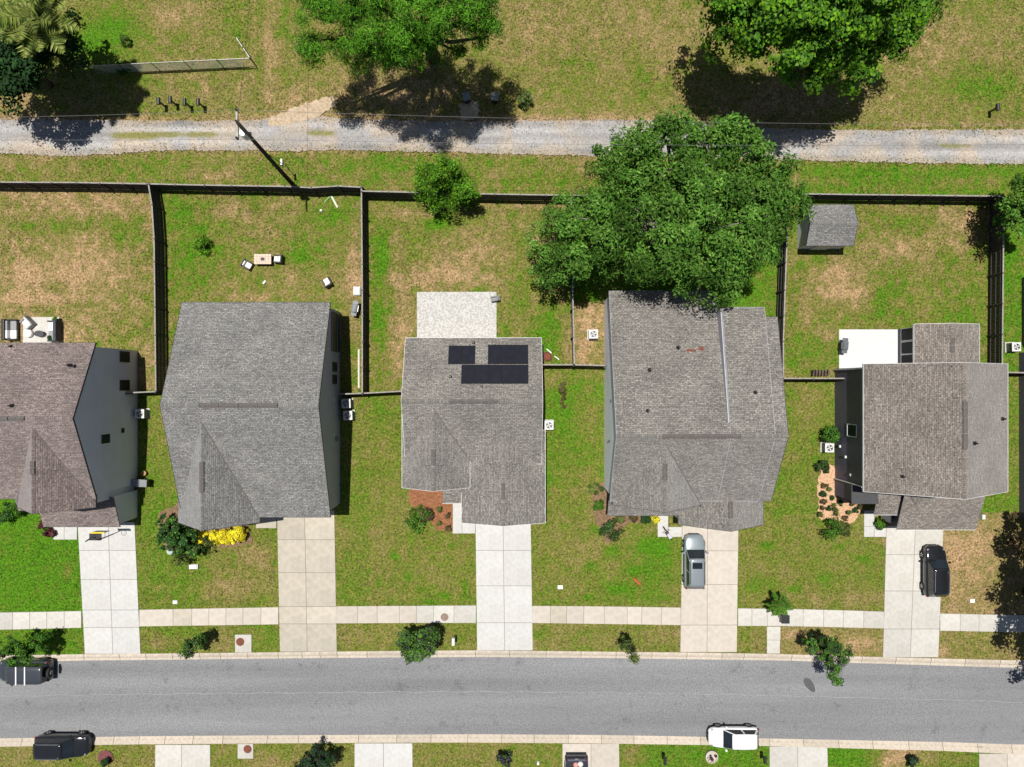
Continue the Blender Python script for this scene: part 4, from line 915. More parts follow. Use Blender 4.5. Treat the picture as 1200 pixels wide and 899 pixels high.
for f_ in (.04, .42, .96):
    q = a_.lerp(b_, f_); mb = MB(); mb.lathe([(.06, .08), (.09, .14), (.05, .2), (.08, .26), (.03, .34)], 8); mb.build('insulator', M_dark, up, loc=q)
q = P(287, 158, 10.6)-B; mb = MB(); mb.lathe([(.02, -.5), (.26, -.48), (.27, .4), (.24, .46), (.05, .5)], 14); mb.build('transformer', M_white, up, smooth=False, loc=q)
mb = MB(); mb.box(-.5, .1, -.1, .1, -.1, .05); mb.build('bracket', M_dark, up, loc=q+Vector((.35, .1, 0)))
mb = MB(); mb.tube([top*.96, P(305, 175, 7)-B, P(331, 192, 3)-B, P(333, 191, .1)-B], [.05, .03, .03, .03], 6); mb.build('conduit', M_wired, up)
mb = MB(); mb.box(-.07, .07, -.25, .25, -.2, .3); mb.build('pole_tag', M_white, up, loc=P(331, 191, 2.6)-B)
def wire(label, pts, sag=1.2, r=.022, m=M_wire):
    t = thing('power_line', label, 'power line', pts[0]); o = t.location
    for A, B_ in zip(pts[:-1], pts[1:]):
        mb = MB(); n = 24; pp = [A.lerp(B_, i/n)-o-Vector((0, 0, 4*sag*(i/n)*(1-i/n))) for i in range(n+1)]
        mb.tube(pp, r, 4, False); mb.build('wire', m, t)
    return t
zt2 = zt-.05
wire('northern wire of the pair strung along the gravel lane', [P(-520, 136, zt2), P(277.5, 129, zt2), P(1500, 146, zt2)], 1.0, .011)
wire('southern wire of the pair strung along the gravel lane', [P(-520, 150, zt2), P(278.5, 163, zt2), P(1500, 166, zt2)], 1.0, .011)
wire('dark wire running north from the utility pole to the top edge', [P(278, 143, zt2), P(300, -560, 11.5)], 2.2, .012, M_wired)

# ------------------------------------------------------------ vehicles
def mirror(b, poly): return poly+[(x, -y, z) for x, y, z in reversed(poly)]
def paint(name, c, rough=.25, metal=.3): return mat(name, c, tuple(v*.94 for v in c), 1.0, rough, metal=metal, coat=1.0, spec=.5)
def loft(rings, closed=True):
    mb = MB(); n = len(rings[0])
    for r in rings: mb.v += r
    for i in range(len(rings)-1):
        for k in range(n):
            k2 = (k+1) % n; mb.f.append((i*n+k, i*n+k2, (i+1)*n+k2, (i+1)*n+k))
    mb.f.append(tuple(range(n))[::-1]); mb.f.append(tuple((len(rings)-1)*n+k for k in range(n)))
    mb.uv = [None]*len(mb.f); mb.mi = [0]*len(mb.f); return mb
def fixn(o):
    import bmesh
    bm = bmesh.new(); bm.from_mesh(o.data); bmesh.ops.recalc_face_normals(bm, faces=bm.faces); bm.to_mesh(o.data); bm.free(); return o
def car(name, label, loc, rz, L_=4.6, W_=1.85, H_=1.6, pm=None, hood=1.15, boxy=0.0, cat='car', rear_x=.12, rake=.75, rrake=.45, sunroof=False, rails=None, belt=None, roofm=None, lights=True, bars=False, wheel=.34):
    t = thing(name, label, cat, (loc.x, loc.y, loc.z), rz)
    w_ = W_/2; zb = .28; bl = belt or H_*.60; f = L_/2; hf = bl-.03
    cf = f-hood              # windshield base
    rb = -f+rear_x           # rear glass base
    st = [(-f, .72+.15*boxy, bl-.30), (-f+.08, .88+.06*boxy, bl-.10), (-f+.35, .97, bl-.015), (-f*.55, 1.0, bl), (0, 1.0, bl), (cf-.1, 1.0, bl), (cf+.25, .985, hf-.01), (f-.5, .955, hf-.09), (f-.2, .85+.08*boxy, hf-.17), (f-.06, .70+.2*boxy, hf-.25), (f, .55+.33*boxy, hf-.36)]
    rings = []
    for x, s, zt_ in st:
        W2 = w_*s; lowz = zb if abs(x) < f-.1 else zb+.06
        half = [(x, 0, lowz), (x, W2*.82, lowz), (x, W2*.985, lowz+.12), (x, W2, (lowz+zt_)/2), (x, W2*.975, zt_-.10), (x, W2*.90, zt_-.02), (x, W2*.5, zt_+.025), (x, 0, zt_+.035)]
        rings.append(half+[(a, -b, c) for a, b, c in half[1:-1][::-1]])
    body = loft(rings).build('body', pm, t, smooth=True, sub=1); fixn(body)
    # glasshouse: roof panel, pillars, glass
    ti = w_*.74+.06*boxy; bi = w_*.93
    tf, trr = cf-rake, rb+rrake; zt_ = H_-.03
    cr = [(cf, bi*.93, bl), (tf, ti, zt_), (trr, ti, zt_), (rb, bi*.88, bl-.02)]
    def pane(nm, pts, off):
        mb = MB(); V4 = [Vector(p) for p in pts]; nn = (V4[1]-V4[0]).cross(V4[3]-V4[0]).normalized(); c = sum(V4, Vector())/4
        if nn.dot(c-Vector((0, 0, .6))) < 0: nn = -nn
        V4 = [c+(p-c)*.95 for p in V4]
        mb.quad(*[p+nn*off for p in V4]); mb.quad(*[p-nn*.03 for p in V4][::-1])
        for i in range(4): mb.quad(V4[i]+nn*off, V4[(i+1) % 4]+nn*off, V4[(i+1) % 4]-nn*.03, V4[i]-nn*.03)
        return fixn(mb.build(nm, M_glass, t))
    gh = MB(); gh.v = [(x, y*s, z) for x, y, z in cr for s in (1, -1)]
    gh.f = [(0, 1, 3, 2), (2, 3, 5, 4), (4, 5, 7, 6), (0, 2, 4, 6), (1, 7, 5, 3), (0, 6, 7, 1)]; gh.uv = [None]*6; gh.mi = [0]*6
    fixn(gh.build('cabin', roofm or pm, t, bevel=.05))
    W0 = [(x, y*s, z) for x, y, z in cr for s in (1, -1)]
    pane('windshield', [W0[0], W0[1], W0[3], W0[2]], .012); pane('rear_window', [W0[4], W0[5], W0[7], W0[6]], .012)
    for s in (0, 1):
        A, Bq, C, D = Vector(W0[0+s]), Vector(W0[2+s]), Vector(W0[4+s]), Vector(W0[6+s])
        A2 = A.lerp(Bq, .12); m1 = Bq.lerp(C, .48); m2 = A.lerp(D, .5)
        pane('side_window', [A.lerp(D, .04), Bq.lerp(C, .06), m1, m2], .012); pane('side_window', [A.lerp(D, .53), Bq.lerp(C, .52), Bq.lerp(C, .95), A.lerp(D, .93)], .012)
    # roof skin, gently crowned
    rr = []
    for x, s in ((tf+.12, .9), (tf-.1, 1.0), ((tf+trr)/2, 1.02), (trr+.1, 1.0), (trr-.12, .92)):
        h_ = 0 if abs(x-(tf+trr)/2) < .5 else -.01
        half = [(x, -ti*s, zt_-.02), (x, -ti*s*.96, zt_+.025), (x, -ti*s*.5, zt_+.05), (x, 0, zt_+.058), (x, ti*s*.5, zt_+.05), (x, ti*s*.96, zt_+.025), (x, ti*s, zt_-.02)]
        rr.append([(a, b, c+h_-(.02 if (x > tf or x < trr) else 0)) for a, b, c in half])
    fixn(loft(rr).build('roof', roofm or pm, t, smooth=True))
    if sunroof:
        mb = MB(); mb.box(tf-.75, tf-.22, -ti*.62, ti*.62, zt_+.03, zt_+.066); mb.build('sunroof', M_glass, t, bevel=.01)
    if rails:
        for s in (-1, 1):
            mb = MB(); mb.tube([(tf-.15, s*ti*.9, zt_+.02), (tf-.25, s*ti*.9, zt_+.09), (trr+.25, s*ti*.9, zt_+.09), (trr+.1, s*ti*.9, zt_+.02)], .022, 6); mb.build('roof_rail', rails, t)
    if bars:
        for x in (tf-.8, tf-1.55):
            mb = MB(); mb.box(x-.05, x+.05, -ti*1.02, ti*1.02, zt_+.075, zt_+.10); mb.build('crossbar', M_white, t)
    for s in (-1, 1):
        mb = MB(); mb.box(cf-.35, cf-.18, *sorted((s*(w_+.0), s*(w_+.19))), bl-.02, bl+.13); mb.build('mirror', pm if not boxy else M_black, t, bevel=.03)
        if lights:
            mb = MB(); mb.box(f-.5, f-.26, *sorted((s*w_*.60, s*w_*.82)), hf-.26, hf-.145); mb.build('headlight', mat('headlight', (.25, .26, .28), None, 2, .15), t, bevel=.03)
            mb = MB(); mb.box(-f+.05, -f+.22, *sorted((s*w_*.72, s*w_*.90)), bl-.24, bl-.09); mb.build('taillight', mat('taillight', (.14, .008, .01), None, 2, .2), t, bevel=.03)
    for x in (f-.88, -f+.85):
        for s in (-1, 1):
            Mx = Matrix.Translation((x, s*(w_-.10), wheel)) @ Matrix.Rotation(R(90), 4, 'X')
            mb = MB(); mb.lathe([(.1, -.12), (wheel*.93, -.12), (wheel, -.09), (wheel, .09), (wheel*.93, .125), (wheel*.62, .125), (.1, .10)] if s < 0 else [(.1, -.10), (wheel*.62, -.125), (wheel*.93, -.125), (wheel, -.09), (wheel, .09), (wheel*.93, .12), (.1, .12)], 20, M=Mx)
            wh = mb.build('wheel', M_rubber, t)
            mb = MB(); sg = -s
            for k in range(5):
                an = 2*math.pi*k/5; Mk = Mx @ Matrix.Translation((0, 0, sg*.128)) @ Matrix.Rotation(an, 4, 'Z'); mb.box(.0, wheel*.6, -.035, .035, -.012, .012, Mk)
            mb.build('rim', M_silver, wh)
    mb = MB(); mb.box(-f*.93, f*.93, -w_*.8, w_*.8, .16, .34); mb.build('underbody', M_black, t)
    mb = MB(); mb.box(f-.10, f+.03, -w_*.5, w_*.5, .42, .58); mb.build('grille', M_black, t, bevel=.02)
    return t
pt_silver = paint('silver_paint', (.27, .31, .33)); pt_black = paint('black_paint', (.014, .014, .016), .12, .0); pt_white = paint('white_paint', (.82, .82, .82), .3, 0)
pt_grey = paint('charcoal_paint', (.05, .055, .065), .3, .2); pt_navy = paint('navy_paint', (.035, .045, .11), .25, .1)
p = P(811.5, 656, .045); car('parked_car', 'silver grey wagon with dark sunroof parked on the driveway near the oak house', p, R(90), 4.75, 1.84, 1.6, pt_silver, hood=1.25, sunroof=True, rails=M_black)
p = P(1090, 667, .045); car('parked_car', 'black suv parked nose in on the driveway at the far right', p, R(90), 4.45, 1.86, 1.68, pt_black, hood=1.1, rails=M_silver)
p = P(857, 859.5, -.06); car('parked_car', 'white hatchback parked by the south kerb pointing left', p, R(180), 4.4, 1.78, 1.5, pt_white, hood=1.2)
p = P(79.5, 869, -.03); car('parked_car', 'glossy black suv parked half on the south kerb pointing right', p, R(0), 4.65, 1.9, 1.72, pt_black, hood=1.15, rails=M_silver)
p = P(37, 781.5, -.1); jp = car('parked_car', 'dark boxy off roader with white roof bars and spare wheel on its back', p, R(180), 4.5, 1.88, 1.86, pt_grey, hood=1.15, boxy=1.0, rake=.3, rrake=.12, bars=True, belt=1.15, wheel=.4, cat='car')
mb = MB(); mb.lathe([(.1, -.1), (.40, -.1), (.42, -.07), (.42, .07), (.40, .1), (.2, .12), (.05, .12)], 20, M=Matrix.Translation((-2.25-.14, 0, 1.15)) @ Matrix.Rotation(R(-90), 4, 'Y')); sp_ = mb.build('spare_wheel', M_rubber, jp)
mb = MB(); mb.lathe([(.05, .12), (.2, .125), (.18, .15), (.04, .15)], 14, M=Matrix.Translation((-2.25-.14, 0, 1.15)) @ Matrix.Rotation(R(-90), 4, 'Y')); mb.build('hub', M_grey, sp_)
# pickup truck, tailgate toward the street
p = P(674.5, 921, .045); tk = thing('pickup_truck', 'navy pickup truck on the south driveway, tailgate toward the street', 'truck', p, R(-90))
def bx(nm, a, m, par, bev=.03): mb = MB(); mb.box(*a); return mb.build(nm, m, par, bevel=bev)
bx('bed_floor', (-2.75, -.75, -.85, .85, .55, .68), M_black, tk); 
for s in (-1, 1): bx('bed_side', (-2.75, -.75, *sorted((s*.84, s*.98)), .5, 1.18), pt_navy, tk)
tg = bx('tailgate', (-2.84, -2.76, -.82, .82, .55, 1.16), pt_navy, tk); bx('bumper', (-3.02, -2.85, -.9, .9, .42, .62), M_black, tk); bx('emblem', (-2.87, -2.845, -.14, .14, .85, 1.0), M_silver, tg, 0)
for s in (-1, 1): bx('taillight', (-2.85, -2.7, *sorted((s*.86, s*.965)), .7, 1.1), MATS['taillight'], tk)
bx('cab', (-.72, 1.0, -.95, .95, .5, 1.15), pt_navy, tk, .06); bx('hood', (1.02, 2.75, -.92, .92, .5, 1.08), pt_navy, tk, .1)
mb = MB(); mb.v = [(x, y, z) for (x, z, yy) in ((-.7, 1.15, .9), (-.5, 1.85, .75), (.55, 1.85, .75), (1.05, 1.15, .9)) for y in (-yy, yy)]
mb.f = [(0, 1, 3, 2), (2, 3, 5, 4), (4, 5, 7, 6), (0, 2, 4, 6), (1, 7, 5, 3)]; mb.uv = [None]*5; mb.mi = [0]*5; fixn(mb.build('cab_windows', M_glass, tk)); bx('cab_roof', (-.52, .57, -.76, .76, 1.853, 1.9), pt_navy, tk)
for x in (-1.9, 1.85):
    for s in (-1, 1):
        mb = MB(); mb.lathe([(.1, -.12), (.38, -.12), (.4, -.08), (.4, .08), (.38, .12), (.1, .12)], 18, M=Matrix.Translation((x, s*.88, .36)) @ Matrix.Rotation(R(90), 4, 'X')); mb.build('wheel', M_rubber, tk)
for i, (x, y, m, lb) in enumerate(((-2.35, .35, M_cush, 'white bag lying in the bed of the navy pickup'), (-2.3, -.05, mat('pink_cloth', (.6, .3, .25)), 'pink bundle lying in the bed of the navy pickup'))):
    q = Vector((p.x+y, p.y-x, .045+.69)); mb = MB(); mb.lathe([(.05, 0), (.22, .04), (.25, .16), (.14, .27), (.03, .3)], 10); o = mb.build('bag', m, None, smooth=True, loc=q); tag(o, lb, 'bag')

# ------------------------------------------------------------ yard equipment
def ac_unit(label, px, py, first=[None]):
    q = P(px, py, .85)
    if first[0] is not None: return dup(first[0], label, (q.x, q.y, 0), random.uniform(-.04, .04))
    t = thing('air_conditioner', label, 'air conditioner', (q.x, q.y, 0), 0, 'air conditioners beside the houses')
    mb = MB(); mb.box(-.45, .45, -.45, .45, -.02, .08); mb.build('pad', M_conc, t)
    mb = MB(); mb.box(-.36, .36, -.36, .36, .08, .80); mb.build('coil_housing', M_grey, t, bevel=.03)
    mb = MB(); mb.box(-.39, .39, -.39, .39, .80, .85); mb.build('top_cover', M_acw, t, bevel=.05)
    mb = MB(); mb.lathe([(.27, .851), (.27, .856), (.01, .856)], 20); fw = mb.build('fan_well', M_black, t)
    mb = MB()
    for k in range(4): mb.box(.03, .24, -.06, .06, .859, .866, Matrix.Rotation(k*math.pi/2+.4, 4, 'Z'))
    mb.build('fan_blades', M_acw, fw)
    mb = MB()
    for r_ in (.09, .18, .27):
        pts = [(r_*math.cos(a), r_*math.sin(a), .885) for a in np.linspace(0, 2*math.pi, 17)]; mb.tube(pts, .008, 3, False)
    for k in range(8): a = k*math.pi/4; mb.tube([(0, 0, .885), (.29*math.cos(a), .29*math.sin(a), .872)], .007, 3, False)
    mb.build('guard', M_silver, t); first[0] = t; return t
ac_unit('air conditioner beside the east wall of the mauve roofed house', 163.5, 485)
ac_unit('upper of two air conditioners beside the second house', 405.5, 473)
ac_unit('lower of two air conditioners beside the second house', 407.5, 487)
ac_unit('air conditioner east of the solar panel house', 643.5, 498.5)
ac_unit('air conditioner in the brown strip west of the oak shaded house', 695.5, 391.5)
ac_unit('air conditioner by shrubs at the navy wall', 972.3, 525)
ac_unit('air conditioner beside the dark house at the right edge', 1191.5, 406.5)

def bin_(label, px, py, rz, first=[None]):
    q = P(px, py, 1.0)
    if first[0] is not None: return dup(first[0], label, (q.x, q.y, 0), rz)
    t = thing('wheeled_bin', label, 'trash bin', (q.x, q.y, 0), rz, 'wheeled bins')
    mb = MB(); mb.v = [(-.24, -.26, .08), (.24, -.26, .08), (.24, .24, .08), (-.24, .24, .08), (-.30, -.33, .95), (.30, -.33, .95), (.30, .33, .95), (-.30, .33, .95)]
    mb.f = [(3, 2, 1, 0), (4, 5, 6, 7), (0, 1, 5, 4), (1, 2, 6, 5), (2, 3, 7, 6), (3, 0, 4, 7)]; mb.uv = [None]*6; mb.mi = [0]*6; mb.build('bin_body', M_black, t, bevel=.02)
    mb = MB(); mb.box(-.32, .32, -.36, .36, .955, 1.02); mb.build('lid', M_grey, t, bevel=.02)
    mb = MB(); mb.tube([(-.24, .40, .93), (.24, .40, .93)], .02, 6); mb.build('handle', M_black, t)
    for s in (-1, 1):
        mb = MB(); mb.lathe([(.02, -.03), (.12, -.03), (.12, .03), (.02, .03)], 12, M=Matrix.Translation((s*.27, .24, .12)) @ Matrix.Rotation(R(90), 4, 'Y')); mb.build('wheel', M_rubber, t)
    first[0] = t; return t
bin_('black wheeled bin standing in the sun just past the pine shade', 579.5, 113, 0)
bin_('black wheeled bin half lost in the pine shade', 546.5, 113, .2)
bin_('black wheeled bin against the east wall of the mauve roofed house', 158.5, 566, 1.5)
bin_('second bin beside it, with a tan pot behind, at the mauve roofed house', 167, 566.5, 1.5)

def mailbox(label, px, py, m, first={}, rz=0):
    """px,py = ground pixel of the post"""
    q = P(px, py); key = m.name
    if key in first: return dup(first[key], label, (q.x, q.y, 0), rz)
    t = thing('mailbox', label, 'mailbox', (q.x, q.y, 0), rz, 'mailboxes')
    mb = MB(); mb.box(-.06, .06, -.06, .06, -.1, 1.02); mb.build('post', m, t); 
    mb = MB(); mb.box(-.045, .045, -.24, .3, .965, 1.03); mb.build('arm', m, t)
    pr = [(-.13, 1.04), (.13, 1.04), (.13, 1.18)]+[(.13*math.cos(a), 1.18+.10*math.sin(a)) for a in np.linspace(0, math.pi, 7)[1:-1]]+[(-.13, 1.18)]
    mb = MB(); n_ = len(pr); mb.v = [(x, y, z) for y in (-.28, .32) for x, z in pr]; mb.f = [tuple(range(n_)), tuple(range(n_, 2*n_))[::-1]]+[(i, n_+i, n_+(i+1) % n_, (i+1) % n_) for i in range(n_)]
    mb.uv = [None]*len(mb.f); mb.mi = [0]*len(mb.f); fixn(mb.build('box', m, t)); mb = MB(); mb.box(.135, .15, -.1, -.06, 1.15, 1.4); mb.build('flag', M_rust, t)
    first[key] = t; return t
mailbox('leftmost of four black mailboxes by the gravel lane', 193.5, 125, M_black)
mailbox('second from left of four black mailboxes, the largest', 207, 123.5, M_black)
mailbox('third from left of four black mailboxes by the gravel lane', 223.5, 126, M_black)
mailbox('rightmost of four black mailboxes by the gravel lane', 239, 126, M_black)
mailbox('lone black mailbox on the grass near the lane, far right', 1158.5, 132, M_black)
mailbox('white mailbox on the verge beside the round street tree', 532.5, 746, M_white, rz=math.pi)
mailbox('black mailbox on the south verge right of the tan driveway', 776, 883, M_black, rz=math.pi)
mailbox('black mailbox just behind the white hatchback', 891, 882, M_black, rz=math.pi)

# manhole pads, covers, meter lids
def lid(name, label, px, py, r, m=M_rust, z=.05):
    q = P(px, py); mb = MB(); mb.lathe([(r, -.04), (r, z), (r*.93, z+.012), (r*.9, z+.004), (r*.2, z+.004), (r*.15, z+.012)], 24); o = mb.build(name, m, None, loc=(q.x, q.y, 0)); return tag(o, label, 'manhole cover')
lid('manhole_cover', 'rust red manhole cover on the square pad of the north verge', 281.8, 752, .36, z=.062)
lid('manhole_cover', 'rust red manhole cover on the square pad of the south verge', 290.5, 877.5, .36, z=.062)
lid('manhole_cover', 'grey brown manhole cover set in the sidewalk', 521, 723, .34, mat('manhole_grey', (.28, .21, .17), (.2, .15, .12), 9, .8), .052)
walk('manhole_pad_north', [(275.5, 743.5, 295, 764.6)], M_conc, .055); walk('manhole_pad_south', [(278.5, 871.5, 297, 889)], M_conc, .055)
def small(name, label, cat, px, py, dims, m, rz=0, z=0, bev=.02):
    q = P(px, py, z); mb = MB(); a, b, c = dims; mb.box(-a/2, a/2, -b/2, b/2, 0, c*.72); mb.box(-a*.42, a*.42, -b*.42, b*.42, c*.721, c)
    o = mb.build(name, m, None, loc=(q.x, q.y, z), bevel=bev); o.rotation_euler = (0, 0, rz); return tag(o, label, cat)
small('meter_box', 'pale square meter lid above the sidewalk left of the tan driveway', 'utility box', 205.5, 705.5, (.42, .32, .10), M_acw)
small('meter_box', 'pale meter lid on the lawn right of the middle driveway', 'utility box', 656.5, 688, (.46, .34, .10), M_cush)
small('meter_box', 'pale square lid in the dry grass beside the far right driveway', 'utility box', 1139, 704, (.4, .34, .10), M_cush)
small('meter_box', 'small pale marker on the south verge left of the navy pickup', 'utility box', 630.5, 893, (.2, .25, .3), M_white)
small('storage_box', 'white plastic box lying by the dark shrub at the second house', 'box', 228, 663.5, (.75, .4, .32), M_white)
small('timber_scrap', 'orange brown rail lying on the lawn right of the middle driveway', 'timber', 746.5, 681.5, (.85, .2, .12), mat('terracotta', (.45, .10, .03), (.32, .08, .03), 5), R(-42))
# planter pots etc
def ringpot(label, px, py, r, rim, pal, h=.5):
    q = P(px, py); t = thing('round_planter', label, 'planter', (q.x, q.y, 0))
    mb = MB(); mb.lathe([(r*.9, 0), (r, .08), (r, .22), (r*.88, .22), (r*.86, .12), (.02, .12)], 24); mb.build('ring', rim, t)
    C, N, K = crown_pts([(0, 0, h*.55, r*.66, r*.66, h*.45)], 9, .16, 30, -.4); np_mesh('foliage', leaf_quads(C, .07, .5, .6, N), len(C), pick(PAL[pal], len(C)), M_leaf, t); return t
ringpot('round bed with pale edging and maroon shrub by the white hatchback', 833.5, 886, .55, M_conc_pink, 'reddish')
M_plum = mat('plum_mulch', (.20, .07, .07), (.12, .045, .045), 9, .95)
bed('plum_mulch_ring', [(124+9.5*math.cos(a), 888+9*math.sin(a)) for a in np.linspace(0, 2*math.pi, 13)[:-1]], M_plum, .05, 2, .03)
pl_ = thing('planter_tub', 'square black tub with a spiky green palm on the sidewalk', 'planter', P(917, 723.0, 0).xyz)
mb = MB(); mb.v = [(-.28, -.28, .04), (.28, -.28, .04), (.28, .28, .04), (-.28, .28, .04), (-.36, -.36, .7), (.36, -.36, .7), (.36, .36, .7), (-.36, .36, .7)]; mb.f = [(3, 2, 1, 0), (4, 5, 6, 7), (0, 1, 5, 4), (1, 2, 6, 5), (2, 3, 7, 6), (3, 0, 4, 7)]; mb.uv = [None]*6; mb.mi = [0]*6
mb.build('tub', M_black, pl_, bevel=.03)
# frond mesh shared
def frond_mesh(Lf, droop, nl, lw, pal, name='frond', wid=.55):
    V = []; C = []
    s = np.linspace(.05, 1, nl)
    for k, u in enumerate(s):
        c = np.array([Lf*u, 0, Lf*(.28*u-droop*u*u)]); wl = wid*math.sin(math.pi*min(1, u*.85+.12))**.7
        for sd in (-1, 1):
            d = unit(np.array([.55, sd*1.0, -.25+rng.normal()*.12])); pz = unit(np.cross(d, [0, 0, 1]))*lw
            V += [c-pz, c+d*wl*.5-pz*.9, c+d*wl, c+pz]; C.append(pick(PAL[pal], 1)[0])
    for k in range(nl-1):
        ua, ub = s[k], s[k+1]
        for u in ((ua, ub),):
            p0 = np.array([Lf*ua, 0, Lf*(.28*ua-droop*ua*ua)+.004]); p1 = np.array([Lf*ub, 0, Lf*(.28*ub-droop*ub*ub)+.004]); y = np.array([0, lw*.6, 0])
            V += [p0-y, p1-y, p1+y, p0+y]; C.append(np.array([.12, .13, .04]))
    V = np.array(V); o = np_mesh(name, V, len(C), np.array(C), M_leaf); return o
def palm(name, label, px, py, zc, Lf, nf, pal, trunk_r, base=None, cat='palm tree', wid=.55, nl=26, droop=.55, parent=None, lw=.035):
    c = P(px, py, zc); b = Vector((c.x, c.y, 0)) if base is None else base; t = parent or thing(name, label, cat, b)
    c = c-t.location
    mb = MB(); mb.tube([Vector((0, 0, 0)), c*.5, c-Vector((0, 0, .1))], [trunk_r*1.3, trunk_r, trunk_r*.9], 8); mb.build('trunk', M_bark, t, smooth=True)
    protos = [frond_mesh(Lf*random.uniform(.85, 1.1), droop+random.uniform(-.15, .15), nl, lw, pal, wid=wid) for _ in range(3)]
    for k in range(nf):
        o = protos[k] if k < 3 else protos[k % 3].copy()
        if k >= 3: COL.objects.link(o)
        o.parent = t; o.location = c; o.rotation_euler = (0, random.uniform(-.95, .35), 2*math.pi*k*.382+random.uniform(-.2, .2))
    return t
palm('', '', 913, 709, 1.35, 1.0, 34, 'mid', .05, parent=pl_, wid=.30, nl=14, droop=.6, lw=.045)
# basketball hoop
bk = thing('basketball_hoop', 'portable basketball hoop with yellow rimmed backboard on the left driveway', 'basketball hoop', P(113, 629, .045))
B0 = bk.location; bt = P(118, 623.5, 3.0)-B0
mb = MB(); mb.box(-.55, .45, -.3, .3, 0, .16); mb.build('base', M_black, bk, bevel=.04)
mb = MB(); mb.tube([(0, 0, .1), (.05, -.05, 1.6), tuple(Vector((bt.x*.6, bt.y*.6, 2.5)))], .05, 8); mb.tube([tuple(Vector((bt.x*.6, bt.y*.6, 2.5))), (bt.x, bt.y+.05, 2.9)], .035, 6); mb.build('pole', M_black, bk)
mb = MB(); mb.box(bt.x-.55, bt.x+.55, bt.y, bt.y+.05, 2.6, 3.35); bb = mb.build('backboard', mat('backboard', (.45, .46, .45)), bk, bevel=.01)
mb = MB(); mb.box(bt.x-.57, bt.x+.57, bt.y-.03, bt.y+.08, 3.352, 3.40); mb.build('edge_pad', M_yellow, bb)
mb = MB(); rc = (bt.x, bt.y-.3, 2.75); mb.tube([(rc[0]+.23*math.cos(a), rc[1]+.23*math.sin(a), rc[2]) for a in np.linspace(0, 2*math.pi, 17)], .015, 4, False); mb.build('rim', M_rust, bk)
mb = MB()
for k in range(10):
    a = 2*math.pi*k/10; mb.tube([(rc[0]+.23*math.cos(a), rc[1]+.23*math.sin(a), rc[2]), (rc[0]+.13*math.cos(a+.3), rc[1]+.13*math.sin(a+.3), rc[2]-.4)], .008, 3, False)
mb.build('net', M_white, bk)
# fire table and chairs in the second yard
q = P(307.5, 303.5, .65); ft = thing('fire_table', 'pale tiled fire table with black burner in the second yard', 'table', (q.x, q.y, 0))
mb = MB(); mb.box(-.66, .66, -.36, .36, -.02, .53); mb.build('table_base', M_wick, ft)
mb = MB(); mb.box(-.74, .74, -.44, .44, .531, .585); mb.build('table_top', M_joint, ft)
for i in range(6):
    for j in range(4):
        mb = MB(); x0 = -.74+i*1.48/6; y0 = -.44+j*.88/4; mb.box(x0+.008, x0+1.48/6-.008, y0+.008, y0+.22-.008, .586, .605); mb.build('tile', M_woodl, ft)
mb = MB(); mb.box(-.16, .16, -.13, .13, .606, .63); mb.build('burner', M_dark, ft)
def armchair(label, px, py, rz, cush=M_cush, fr=M_wick, wd=.7, first={}, grp='wicker patio armchairs'):
    q = P(px, py, .42); key = (cush.name, fr.name, wd)
    if key in first: return dup(first[key], label, (q.x, q.y, 0), rz)
    t = thing('armchair', label, 'chair', (q.x, q.y, 0), rz, grp)
    h = wd/2
    mb = MB(); mb.box(-h, h, -.36, .32, .12, .30); mb.build('seat_frame', fr, t, bevel=.02)
    for s in (-1, 1): mb = MB(); mb.box(*sorted((s*h, s*(h-.11))), -.36, .30, .302, .56); mb.build('armrest', fr, t, bevel=.02)
    mb = MB(); mb.box(-h, h, .322, .42, .12, .78); mb.build('backrest', fr, t, bevel=.02)
    mb = MB(); mb.box(-h+.12, h-.12, -.33, .18, .302, .42); mb.build('seat_cushion', cush, t, bevel=.04)
    mb = MB(); mb.box(-h+.12, h-.12, .19, .31, .35, .72); mb.build('back_cushion', cush, t, bevel=.04)
    for s in (-1, 1):
        for y in (-.31, .27):
            mb = MB(); mb.box(s*(h-.07)-.025, s*(h-.07)+.025, y-.025, y+.025, -.01, .12); mb.build('leg', fr, t)
    first[key] = t; return t
armchair('black wicker chair with white cushion left of the fire table', 290, 310.5, R(60))
armchair('black wicker chair with white cushion right of the fire table', 325.5, 303.5, R(-95))
armchair('black wicker chair with white cushion alone near the second house', 383, 330.5, R(-150))
armchair('small grey folding seat at the corner of the pale patio', 580, 350, R(-80), M_wick_l, M_grey, .45, grp='single seats')
small('plastic_toy', 'small white toy lying in the grass below the fire table', 'toy', 310, 331, (.35, .18, .12), M_white, R(50))
small('plastic_toy', 'small white ball like toy near the back fence of the second yard', 'toy', 376.5, 247, (.2, .2, .15), M_white)
small('plank', 'pale plank leaning in the grass by the back fence', 'plank', 392, 236.5, (.16, 1.15, .05), mat('green_white', (.6, .7, .52)), R(28))
small('plank', 'thin pale stake beside the plank by the back fence', 'plank', 383.5, 233.5, (.05, .75, .04), MATS['green_white'], R(-42))
small('plank', 'long pale board leaning along the fence east of the second house', 'plank', 420.5, 432, (.16, 3.4, .06), mat('board_cream', (.62, .6, .48)), R(0))
small('storage_box', 'white crate beside the fence above the grill', 'box', 419, 341.5, (.6, .75, .4), M_cush, z=0)
